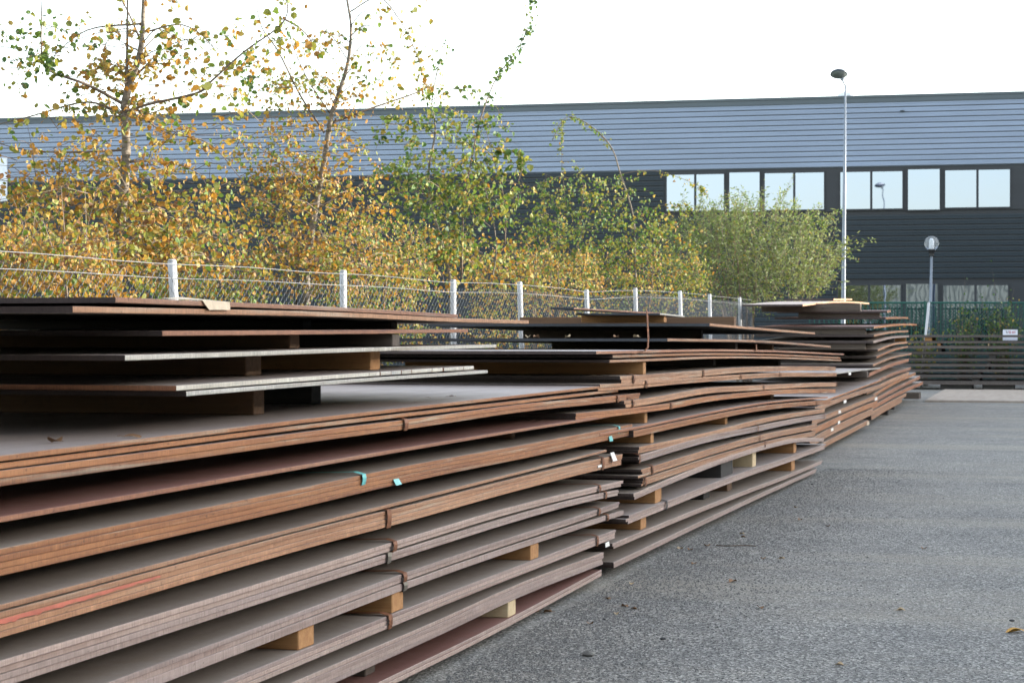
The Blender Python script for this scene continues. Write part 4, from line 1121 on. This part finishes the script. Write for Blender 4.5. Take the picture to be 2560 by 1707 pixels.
def tree(name, label, cat, X, base_px, trunk, r0, limbs, clouds, leafsize, kind, seed, wl, leafobj=0, sprays=0, group=None, limb_r=.012, extra_trunks=()):
    rng = np.random.default_rng(seed)
    b = front(base_px[0]*DK, base_px[1]*DK, X)
    depth = (b - CAM).dot(Vector((_FW.x, _FW.y, 0)).normalized())
    fw = Vector((_FW.x, _FW.y, 0)).normalized()
    def at(x, y, dd=0.0): return atd(x*DK, y*DK, depth + dd)
    root = at(trunk[0][0], trunk[0][1]); foot = Vector((root.x, root.y, 0))
    t = empty(name, foot); tag(t, label, cat, group)
    line = smooth_line([foot] + [at(*p) for p in trunk], 4)
    n = len(line)
    mb = MB(); mb.tube(line, [r0*(1-.82*(i/(n-1))**1.15) for i in range(n)], 9); mb.build('trunk', M_BARK, t, True)
    for et in extra_trunks:
        ln = smooth_line([at(*p) for p in et[0]], 4); m = len(ln)
        mb = MB(); mb.tube(ln, [et[1]*(1-.7*i/(m-1)) for i in range(m)], 7); mb.build('stem', M_BARK, t, True)
    twigs = MB(); anchor = []
    limbs = list(limbs)
    for _ in range(sprays):            # thin arching twigs off the upper stem
        q = rng.uniform(.45, .98); i = min(int(q*(n-1)), n-2); p = line[i]
        px = FPX/DK/depth; x0 = CX/DK + (p-CAM).dot(_RT)*px; y0 = HOR/DK - (p.z-EYE)*px
        sd = rng.choice([-1, 1]); ln_ = rng.uniform(60, 190)
        limbs.append(dict(p=[(x0, y0), (x0+sd*ln_*.35, y0-ln_*rng.uniform(.15, .45)), (x0+sd*ln_*.75, y0-ln_*rng.uniform(.0, .4)), (x0+sd*ln_, y0+ln_*rng.uniform(-.1, .5))], r=.0045, n=9, w=wTop, tw=.09))
    for L in limbs:
        pts = L['p']; d0, d1 = L.get('d', (0, rng.uniform(-.7, .7)))
        ln = smooth_line([at(p[0], p[1], d0 + (d1-d0)*i/(len(pts)-1)) for i, p in enumerate(pts)], 5)
        m = len(ln); rr = L.get('r', limb_r)
        mb = MB(); mb.tube(ln, [rr*(1-.75*i/(m-1)) for i in range(m)], 6); mb.build('branch', M_TWIG, t, True)
        dens = L.get('n', 10)*1.8
        tot = sum((ln[i+1]-ln[i]).length for i in range(m-1))
        for _ in range(int(dens*tot)):
            q = rng.uniform(L.get('from', .15), 1); i = min(int(q*(m-1)), m-2); p = ln[i].lerp(ln[i+1], q*(m-1)-i)
            ln2 = rng.uniform(.03, L.get('tw', .13)); dv = Vector(rng.normal(size=3)); dv.z = dv.z*.6-.35; dv.normalize()
            e = p + dv*ln2
            if ln2 > .05: twigs.tube([p, p.lerp(e, .5)+Vector((0,0,.012)), e], .0016, 3, cap=False)
            anchor.append((np.array(e), L.get('w', wl), L.get('s', 1.3 if L.get('w') is wTop else 1.0)))
            if rng.random() < .5: anchor.append((np.array(p.lerp(e, .55)), L.get('w', wl), L.get('s', 1.3 if L.get('w') is wTop else 1.0)))
    # clumps: twigs with leaves spread through the crown volume
    for cx, cy, rx, ry, cnt, w in clouds:
        per = 9
        for _ in range(max(1, cnt//per)):
            while True:
                v = rng.uniform(-1, 1, 3)
                if (v**2).sum() < 1: break
            p = at(cx+v[0]*rx, cy+v[1]*ry, v[2]*min(1.5, rx/FPX*DK*depth*.8))
            if p.z < .1: continue
            dv = Vector(rng.normal(size=3)); dv.z = abs(dv.z)*.4-.25; dv.normalize()
            ln2 = rng.uniform(.18, .5)
            c = [p, p+dv*ln2*.5+Vector((0,0,.03)), p+dv*ln2+Vector((0,0,-.05*ln2))]
            twigs.tube(c, [.0035, .0026, .0012], 3, cap=False)
            for _ in range(per):
                q = rng.uniform(.05, 1); s = c[0].lerp(c[1], q*2) if q < .5 else c[1].lerp(c[2], q*2-1)
                anchor.append((np.array(s) + rng.normal(size=3)*.035, w, 1.0))
    if twigs.v: tag(twigs.build('twigs', M_TWIG, t), kind='stuff')
    # leaves, one mesh per palette
    pals = {}
    for p, w, s in anchor: pals.setdefault((tuple(sorted(w.items())), s), []).append(p)
    left = leafobj; first = True
    for (w, s), pts in sorted(pals.items(), key=lambda q: str(q[0])):
        pts = np.array(pts); w = dict(w)
        if left > 0:
            take = min(left, max(1, int(leafobj*len(pts)/len(anchor))))
            idx = rng.permutation(len(pts)); leaf_parts(pts[idx[:take]], leafsize*1.15*s, kind, w, rng, t, take); pts = pts[idx[take:]]; left -= take
        if len(pts): leaf_mesh('crown', pts, leafsize*s, kind, w, rng, t)
    return t

wO = {'O': 5.0, 'Y': 2.6, 'L': 3.8, 'B': .7, 'G': 1.0}
wOg = {'O': 4, 'Y': 3, 'L': 2.5, 'G': 1}
wTop = {'Y': 2, 'L': 3, 'G': 2, 'O': 1.5}
wG = {'G': 4, 'L': 4, 'D': 2, 'Y': .8}
wGd = {'G': 4, 'D': 3, 'L': 2}
wYG = {'L': 4, 'Y': 2, 'G': 2.5, 'O': 1}
wMix = {'L': 3, 'Y': 2, 'O': 2, 'G': 2}

tree('birch_tree', 'nearest young birch with a pale grey trunk and orange leaves, left in the photo', 'tree', 6.5, (265, 675),
  [(265,675),(272,560),(285,430),(290,330),(285,250),(300,190),(322,120),(329,40),(331,-90),(322,-330)], .046,
  [dict(p=[(288,258),(340,240),(450,215),(482,190),(560,120),(655,45),(650,-40)], r=.012, n=9, w=wTop),
   dict(p=[(655,45),(700,75),(728,125),(732,190)], r=.006, n=12, w=wTop),
   dict(p=[(285,240),(200,195),(110,160),(95,110),(97,-20)], r=.013, n=17, w={'G':5,'L':3,'D':2,'Y':1}, s=1.25, **{'from': .4}),
   dict(p=[(290,265),(200,235),(80,265),(-20,290)], r=.010, n=10, w=wTop),
   dict(p=[(290,345),(160,350),(60,345),(-30,322)], r=.010, n=12, w=wO),
   dict(p=[(298,372),(370,370),(430,385),(505,432)], r=.010, n=22, w=wO),
   dict(p=[(275,450),(215,455),(150,505)], r=.010, n=22, w=wO),
   dict(p=[(327,55),(200,70),(110,140)], r=.008, n=9, w=wTop),
   dict(p=[(330,75),(420,58),(490,110),(540,220)], r=.007, n=9, w=wTop),
   dict(p=[(300,190),(380,110),(470,95),(580,180)], r=.006, n=8, w=wTop),
   dict(p=[(325,100),(290,20),(240,-60)], r=.008, n=14, w=wOg),
   dict(p=[(330,10),(360,-30),(400,10)], r=.006, n=20, w=wOg),
   dict(p=[(300,180),(250,140),(240,110),(180,200)], r=.005, n=12, w=wOg),
   dict(p=[(295,230),(370,300),(480,330),(560,420)], r=.008, n=22, w=wOg),
   dict(p=[(270,520),(380,530),(430,600)], r=.008, n=20, w=wO),
   dict(p=[(10,520),(60,575),(150,640)], r=.014, n=6, w=wO),
   dict(p=[(20,420),(60,440),(90,500)], r=.004, n=30, w={'G':3,'L':3}, s=1.6)],
  [(270,500,270,150,1900,wO),(280,330,230,110,400,wOg),(300,180,70,80,230,{'O':5,'Y':3,'L':1}),(60,470,110,120,260,wOg),(60,110,80,100,170,{'G':4,'L':3,'D':1,'Y':1}),(260,600,290,70,1200,wO),(420,520,140,120,330,wMix),(300,250,120,40,130,wOg),(170,150,140,110,150,wTop),(560,200,110,140,230,wTop),(420,150,120,100,110,wTop)],
  .045, 'round', 11, wO, leafobj=260, sprays=16, extra_trunks=[([(289,235),(292,120),(293,-60)], .016)])

tree('birch_tree', 'second young birch, slanting grey trunk and dense orange leaves, behind the second fence post', 'tree', 6.6, (700, 700),
  [(703,700),(712,560),(728,460),(745,370),(760,270),(778,215),(800,140),(806,60),(797,0),(780,-120)], .036,
  [dict(p=[(745,305),(690,220),(640,120),(600,60),(585,-20)], r=.010, n=8, w=wTop),
   dict(p=[(757,285),(850,250),(960,212),(992,192)], r=.013, n=12, w={'O':3,'Y':3,'L':2}),
   dict(p=[(728,455),(670,400),(640,372),(600,340)], r=.010, n=16, w=wO),
   dict(p=[(803,85),(835,60),(870,70),(905,125)], r=.006, n=9, w=wTop),
   dict(p=[(800,30),(870,-5),(920,50),(955,120),(980,200)], r=.007, n=13, w={'Y':4,'O':1,'L':3}, s=1.2),
   dict(p=[(757,260),(700,170),(655,60),(610,-30)], r=.006, n=8, w=wTop),
   dict(p=[(720,520),(640,500),(580,430)], r=.009, n=24, w=wO),
   dict(p=[(725,480),(800,440),(880,400)], r=.009, n=24, w=wOg),
   dict(p=[(775,220),(820,190),(870,180)], r=.005, n=10, w=wTop),
   dict(p=[(730,90),(690,100),(660,110)], r=.004, n=9, w={'Y':3,'O':3}, s=1.3),
   dict(p=[(560,260),(575,180),(570,110)], r=.004, n=26, w={'G':4,'D':2}, s=1.5),
   dict(p=[(770,250),(740,180),(690,150),(640,200)], r=.005, n=12, w=wTop)],
  [(720,490,190,140,1900,wO),(700,330,150,90,420,wOg),(770,250,60,60,150,{'O':5,'Y':2,'L':2}),(730,610,220,70,1200,wO),(640,230,70,70,200,wTop),(800,160,50,90,110,wTop),(930,150,60,110,60,{'Y':3,'L':3}),(600,420,90,110,300,wMix)],
  .042, 'round', 12, wO, leafobj=230, sprays=14, extra_trunks=[([(680,700),(683,560),(650,460),(640,360)], .016)])

tree('poplar_tree', 'green leaved young poplar with one long spray rising into the sky', 'tree', 6.8, (1030, 690),
  [(1035,690),(1020,580),(990,470),(985,390),(1000,300),(992,230),(1008,150)], .024,
  [dict(p=[(1060,640),(1065,480),(1080,380),(1105,270),(1140,180),(1185,120),(1213,60),(1228,-10)], r=.012, n=17, w={'G':4,'D':4,'L':1}, s=1.0, tw=.1, **{'from': .3}),
   dict(p=[(1160,560),(1160,470),(1130,350),(1110,275)], r=.008, n=22, w=wG),
   dict(p=[(985,600),(1060,540),(1150,470),(1245,418)], r=.010, n=10, w={'G':4,'Y':2,'L':2}, s=1.2),
   dict(p=[(990,470),(940,400),(880,380),(850,420)], r=.007, n=24, w=wGd, s=1.2),
   dict(p=[(1000,310),(960,280),(900,270),(860,350)], r=.007, n=22, w=wG, s=1.2),
   dict(p=[(992,230),(1060,200),(1130,230),(1160,300)], r=.006, n=22, w=wG),
   dict(p=[(995,190),(960,130),(930,70)], r=.004, n=14, w=wTop),
   dict(p=[(1000,180),(1010,130),(1025,95)], r=.003, n=26, w=wG, s=.8),
   dict(p=[(1190,420),(1200,370),(1170,345),(1120,370)], r=.004, n=30, w=wG, s=1.5)],
  [(1010,480,170,130,1700,wG),(1010,320,150,70,420,wG),(1040,600,190,80,900,wMix),(1110,420,90,90,300,wYG),(1020,250,70,60,150,wG)],
  .053, 'heart', 13, wG, leafobj=230, extra_trunks=[([(1120,690),(1140,560),(1110,420),(1080,330)], .010), ([(880,690),(900,600),(960,480)], .012)])

tree('poplar_tree', 'yellow green sapling with a thin shoot arching over in front of the silver cladding', 'tree', 6.9, (1460, 690),
  [(1462,690),(1458,600),(1455,500),(1425,400),(1402,335),(1350,285),(1300,270),(1268,322)], .020,
  [dict(p=[(1402,335),(1350,285),(1300,270),(1268,325)], r=.006, n=34, w={'G':4,'L':4}, tw=.12, s=.9, **{'from': .0}),
   dict(p=[(1425,400),(1500,392),(1590,420),(1625,445)], r=.007, n=18, w=wYG),
   dict(p=[(1300,470),(1290,370),(1295,300)], r=.005, n=14, w=wYG),
   dict(p=[(1450,500),(1530,470),(1600,480)], r=.006, n=26, w=wYG),
   dict(p=[(1240,560),(1250,470),(1255,400)], r=.006, n=22, w=wG),
   dict(p=[(1330,520),(1340,430),(1320,370)], r=.006, n=26, w=wG)],
  [(1370,540,180,90,2000,wG),(1370,450,110,50,420,wG),(1400,620,190,70,1200,wYG),(1560,560,80,80,300,wYG),(1240,470,90,60,300,wG),(1240,590,120,70,700,wMix)],
  .055, 'heart', 14, wYG, leafobj=0, extra_trunks=[([(1320,690),(1330,560),(1360,470)], .012)])

# undergrowth shrubs along the fence
for i, (cx, cy, rx, ry, n, w, X, lab) in enumerate([
   (90, 610, 190, 80, 1500, wO, 6.2, 'ochre leaved bush at the left edge of the photo behind the wire mesh'),
   (470, 600, 150, 90, 1300, wMix, 7.2, 'mixed green and orange bush between the two birches'),
   (860, 610, 130, 90, 1400, wMix, 6.8, 'yellow and green bush right of the second birch trunk'),
   (1230, 640, 150, 60, 1500, {'Y':3,'L':3,'O':3,'G':1}, 6.6, 'low golden bush behind the post with the tallest white top'),
   (1500, 640, 120, 60, 1300, wYG, 6.8, 'low yellow green bush before the willow')]):
    rng = np.random.default_rng(40+i)
    c = front(cx*DK, 835, X); depth = (c - CAM).dot(Vector((_FW.x, _FW.y, 0)).normalized())
    b = empty('bush', (c.x, c.y, 0)); tag(b, lab, 'bush')
    st = MB(); pts = []
    for _ in range(n//6):
        v = rng.uniform(-1, 1, 3); y = cy + v[1]*ry*(1-.45*abs(v[0]))
        p = atd((cx+v[0]*rx)*DK, y*DK, depth + v[2]*.9)
        if p.z < .05: continue
        dv = Vector(rng.normal(size=3)); dv.z = abs(dv.z)*.8; dv.normalize(); e = p + dv*rng.uniform(.15, .45)
        st.tube([p, e], [.003, .0012], 3, cap=False)
        for _ in range(8): pts.append(np.array(p.lerp(e, rng.uniform(0, 1))) + rng.normal(size=3)*.04)
    for _ in range(170):
        v = rng.uniform(-1, 1, 3)
        for _ in range(16): pts.append(np.array(atd((cx+v[0]*rx)*DK, 780+rng.uniform(-75, 110), depth+v[2]*.8)) + rng.normal(size=3)*.12)
    mbs = MB()
    for k in range(5):
        e = atd((cx+rng.uniform(-.8, .8)*rx)*DK, (cy-ry*rng.uniform(.2, .8))*DK, depth+rng.uniform(-.5, .5)); f0 = Vector((e.x*.3+c.x*.7, e.y*.3+c.y*.7, 0))
        mbs.tube(smooth_line([f0, f0.lerp(e, .5)+Vector((rng.uniform(-.1,.1),0,.1)), e], 4), [.012]*4+[.008]*4+[.004], 5)
    mbs.build('stems', M_TWIG, b, True)
    tag(st.build('twigs', M_TWIG, b), kind='stuff')
    leaf_mesh('foliage', [p for p in pts if p[2] > .02], .038, 'round', w, rng, b)

# willow
rng = np.random.default_rng(77)
c = front(1720*DK, 835, 7.3); dW = 44.0
c = atd(1720*DK, 835, dW); wl_ = empty('willow_shrub', (c.x, c.y, 0)); tag(wl_, 'dense grey green willow shrub with fine leaves beside the tall street lamp', 'shrub')
st = MB(); pts = []; dirs = []
def wat(x, y, dd): return atd(x*DK, y*DK, dW+dd)
shoots = []
for _ in range(900):
    while True:
        v = rng.uniform(-1, 1, 3)
        if (v**2).sum() < 1: break
    cx_, cy_ = 1725 + v[0]*205, 610 + v[1]*125
    if v[1] < -.3: cx_ = 1725 + v[0]*190
    shoots.append((wat(cx_, cy_, v[2]*1.6), Vector((v[0]*.7+rng.normal()*.25, rng.normal()*.3, 1.0+rng.normal()*.3)), rng.uniform(.35, .75)))
for (x0, y0, x1, y1) in [(1780,500,1822,398),(1560,520,1570,440),(1600,500,1618,425),(1690,510,1706,430),(1740,500,1757,455),(1640,505,1660,445),(1850,520,1890,470),(1880,510,1932,485),(1540,540,1548,470),(1800,520,1840,470)]:
    a, b = wat(x0, y0, 0), wat(x1, y1, rng.uniform(-.4, .4)); shoots.append((a, b-a, (b-a).length)); shoots.append((a.lerp(b,.15), b-a+Vector((.05,0,0)), (b-a).length*.8))
for (x0, y0, x1, y1) in [(1850,590,1960,575),(1880,570,2020,548),(1870,620,1990,560),(1900,580,1975,600),(1890,640,1955,650),(1900,660,1950,665)]:
    a, b = wat(x0, y0, 0), wat(x1, y1, 0); shoots.append((a, b-a, (b-a).length))
for p, d, ln in shoots:
    d = Vector(d).normalized(); e = p + d*ln
    if p.z < .05: continue
    st.tube([p, p.lerp(e, .5), e], [.006, .004, .0015], 3, cap=False)
    for _ in range(int(ln*34)):
        pts.append(np.array(p.lerp(e, rng.uniform(0, 1))) + rng.normal(size=3)*.035)
mbs = MB()
for k in range(9):
    e = wat(1725+rng.uniform(-150, 150), 560+rng.uniform(-40, 60), rng.uniform(-1, 1)); f0 = Vector((c.x + (e.x-c.x)*.15, c.y+(e.y-c.y)*.15, 0))
    mbs.tube(smooth_line([f0, f0.lerp(e, .5)+Vector((0,0,.2)), e], 4), [.03]*4+[.02]*4+[.008], 6)
mbs.build('stems', M_TWIG, wl_, True)
tag(st.build('twigs', M_TWIG, wl_), kind='stuff')
leaf_mesh('foliage', pts, .105, 'lance', {'W': 7, 'G': 2, 'L': 1, 'Y': .2}, rng, wl_, droop=-.3)

# little shrubs before the green fence, with shiny leaves
for i, (cx, cy, rx, ry, n, lab) in enumerate([(2215, 745, 45, 60, 700, 'sparse dark shrub with glinting leaves, left one at the green fence'), (2300, 735, 55, 75, 900, 'taller dark shrub with glinting leaves beside the white sign'), (2120, 770, 40, 40, 400, 'low yellowish plant at the foot of the globe lamp')]):
    rng = np.random.default_rng(90+i); D_ = 59.5
    c = atd(cx*DK, 835, D_); b = empty('small_shrub', (c.x, c.y, 0)); tag(b, lab, 'shrub')
    pts = []; st = MB()
    for _ in range(n//10):
        v = rng.normal(size=3)*.5
        e = atd((cx+v[0]*rx)*DK, (cy+v[1]*ry)*DK, D_+v[2]*.4); f0 = Vector((c.x+rng.normal()*.12, c.y, 0))
        if e.z < .1: continue
        st.tube([f0, f0.lerp(e, .6), e], [.006, .004, .002], 3, cap=False)
        for _ in range(10): pts.append(np.array(f0.lerp(e, rng.uniform(.35, 1.05))) + rng.normal(size=3)*.05)
    tag(st.build('twigs', M_TWIG, b), kind='stuff')
    leaf_mesh('foliage', pts, .09, 'round', {'D': 5, 'G': 2, 'W': 1, 'Y': .6} if i < 2 else {'L': 3, 'Y': 2, 'G': 2}, rng, b)

# ================================================================ FALLEN LEAVES, STONES
rng = np.random.default_rng(5)
def fallen(name, p, size, mat, label, group=None, rot=None, curl=.25, kind='round'):
    sh, _ = leaf_shape(kind)
    mb = MB()
    n = 9; a = np.linspace(0, 1, n)
    v = []
    for q in a:
        w = .42*math.sin(math.pi*min(1, q*.96+.02))**.7
        v += [(q-.5, -w, curl*(2*w)**2*.5 + .05*math.sin(q*5)), (q-.5, 0, .02), (q-.5, w, curl*(2*w)**2*.7 + .04*math.cos(q*6))]
    f = []
    for i in range(n-1):
        for k in range(2): f.append((i*3+k, i*3+k+1, (i+1)*3+k+1, (i+1)*3+k))
    mb.add(v, f); 
    mb.tube([(-.5, 0, .02), (-.72, .05, .05), (-.9, .02, .03)], .018, 4)
    me = bpy.data.meshes.new(name); me.from_pydata(mb.v, [], mb.f); me.materials.append(mat)
    o = bpy.data.objects.new(name, me); col.objects.link(o)
    o.location = p + Vector((0, 0, .004)); o.scale = (size,)*3
    o.rotation_euler = (rng.normal()*.12, rng.normal()*.12, rng.uniform(0, 6.28) if rot is None else rot)
    tag(o, label, 'leaf', group); return o
M_DRY = simple('leaf_dry', (.24, .13, .06), .7, 0, .35, 30)
M_DRYL = simple('leaf_dry_pale', (.46, .34, .20), .7, 0, .3, 30)
ks = NT('leaf_spotted'); vv = ks.n('ShaderNodeTexVoronoi', feature='F1'); vv.inputs['Scale'].default_value = 9; ks.l(ks.coords((1,1,1), False), vv.inputs['Vector'])
ks.l(ks.ramp(vv.outputs['Distance'], [(.12, (.06,.04,.02)), (.2, (.52,.27,.03))]), ks.p.inputs['Base Color']); M_SPOT = ks.mat
fallen('fallen_leaf', ground(2537, 1580), .10, M_SPOT, 'yellow leaf with dark spots on the asphalt at the right edge', rot=.3, curl=.5)
X_, Y_, Z_, T_ = PL['p6a']
def on_plate(key, x, y):
    d = ray(x, y); z = zt(key, float(np.mean(PL[key][1])))
    for _ in range(6):
        p = CAM + d*((z-EYE)/d.z); z = zt(key, p.y)
    return CAM + d*((z-EYE)/d.z)
fallen('fallen_leaf', on_plate('p6a', 138, 1107), .055, M_DRY, 'curled brown leaf on the bare lavender plate, nearer the left edge', rot=2.6, curl=.7)
fallen('fallen_leaf', on_plate('p6a', 332, 1094), .055, M_DRY, 'thin brown leaf on the bare lavender plate, right of the curled one', rot=.4)
fallen('fallen_leaf', on_plate('p6a', 1130, 992), .04, M_DRY, 'small dark leaf in the middle of the bare lavender plate', rot=.4)
fallen('fallen_leaf', on_plate('p6a', 1072, 996), .02, M_DRY, 'dark speck of leaf on the bare lavender plate', rot=.4)
for i, x in enumerate([1180, 1200, 1255, 1320, 1340, 1420, 1540, 1590]):
    y = PL['q11'][1][0] + .08 + .02*(i % 3)
    p = front(x, 840, 3.0); d = ray(x, 838); t = y/d.y; xx = d.x*t
    fallen('fallen_leaf', Vector((xx, y, zt('q11', y)+.006)), .05, M_DRYL if i % 2 else M_DRY, ('first second third fourth fifth sixth seventh eighth'.split()[i]) + ' dry leaf from the left on the edge of the lower blue black plate', 'dry leaves on the blue black plate', curl=.9)
small = [(1578,1460),(1562,1517),(1585,1523),(1540,1535),(1345,1530),(1370,1531),(1700,1372),(1725,1375),(1768,1365),(1855,1335),(1858,1343),(1908,1397),(1955,1397),(1832,1455),(2070,1316),(1990,1269),(1520,1498),(2310,1372),(2098,1663),(1900,1520),(1475,1560),(2252,1526),(2000,1300),(1735,1410)]
zones = [(1480, 'close under the lowest plates of the nearest stack'), (1600, 'before the gap between the first two stacks'), (1790, 'beside the near end of the second stack'), (1960, 'a step out from the middle of the second stack'), (2150, 'well out on the open asphalt'), (9999, 'far out on the open asphalt')]
lots = {}
for i, (x, y) in enumerate(small): lots.setdefault((('pale ' if i % 3 == 0 else 'brown ') + 'dry leaf ' + next(q for l_, q in zones if x < l_)), []).append((y, i))
ranks = {1: [''], 2: [', nearer one', ', farther one'], 3: [', nearest one', ', middle one', ', farthest one'], 4: [', nearest one', ', second nearest', ', second farthest', ', farthest one']}
for lab, members in lots.items():
    for (y, i), rk in zip(sorted(members, reverse=True), ranks[len(members)]):
        fallen('fallen_leaf', ground(*small[i]), rng.uniform(.035, .06), (M_DRYL, M_DRY, M_DRY)[i % 3], lab + rk, 'dry leaves on the asphalt', curl=.7)
def stone(p, s, label, group=None):
    bm = bmesh.new(); bmesh.ops.create_icosphere(bm, subdivisions=2, radius=1)
    ph = rng.uniform(0, 6, 3)
    for q in bm.verts: q.co *= 1 + .22*math.sin(q.co.x*3+ph[0])*math.cos(q.co.y*2.4+ph[1]) + .1*math.sin(q.co.z*5+ph[2]); q.co.z *= .6
    me = bpy.data.meshes.new('stone'); bm.to_mesh(me); bm.free(); me.materials.append(M_STONE)
    o = bpy.data.objects.new('stone', me); col.objects.link(o); o.location = p + Vector((0,0,s*.4)); o.scale = (s*1.2, s, s); tag(o, label, 'stone', group)
M_STONE = simple('stone_grey', (.17, .165, .15), .85, 0, .3, 10, .3)
stone(ground(1470, 1639), .028, 'tan pebble on the asphalt, largest one near the lowest plates')
M_STONE = simple('stone_dark', (.045, .046, .048), .85, 0, .3, 10, .3)
for x, y, q in [(1510,1549,'near the tan slats of the lowest plates'),(1657,1598,'low in the middle of the picture'),(2530,1552,'just above the spotted yellow leaf'),(2030,1211,'beyond the tip of the second stack')]:
    stone(ground(x, y), rng.uniform(.008, .013), 'small black stone on the asphalt ' + q.replace('the tan slats of ', ''))
a, b = ground(1790, 1364), ground(1890, 1366)
mb = MB(); mb.tube(smooth_line([a+Vector((0,0,.006)), a.lerp(b, .3)+Vector((0,-.03,.006)), a.lerp(b, .7)+Vector((0,.02,.006)), b+Vector((0,0,.006))], 4), .004, 5)
tag(mb.build('twig', M_TWIG, None, False, tuple(a)), 'thin dark twig lying on the asphalt beside the second stack', 'twig')
# loose grit: real chips close to the camera
M_GRIT = simple('grit', (.17, .168, .16), .85, 0, .75, 160)
V, F = [], []
oct_ = np.array([(1,0,0),(-1,0,0),(0,1,0),(0,-1,0),(0,0,1),(0,0,-.3)]); of = [(0,2,4),(2,1,4),(1,3,4),(3,0,4)]
for i in range(42000):
    if i % 3:
        py = 4.5 + (rng.random()**1.5)*19; band = abs(rng.normal())*.55
        p = Vector((-2.72 + .012*(py-14)*(py > 14) + band, py, 0)); s = rng.uniform(.0035, .0085)
    else:
        d = 6.3*(1 + (rng.random()**1.6)*2.2)
        p = atd(rng.uniform(900, 2620), 1000, d); s = rng.uniform(.0025, .006)
        if p.x < -2.75: continue
    if rng.random() < .03: s *= 1.6
    an = rng.uniform(0, 6.28)
    c_, s_ = math.cos(an), math.sin(an); n = len(V)
    for q in oct_*np.array([rng.uniform(.7,1.3), rng.uniform(.7,1.3), rng.uniform(.5, .9)]): V.append((p.x+s*(q[0]*c_-q[1]*s_), p.y+s*(q[0]*s_+q[1]*c_), s*q[2]+.001))
    F += [tuple(k+n for k in f) for f in of]
o = mesh_obj('gravel', V, F, M_GRIT); o['kind'] = 'stuff'
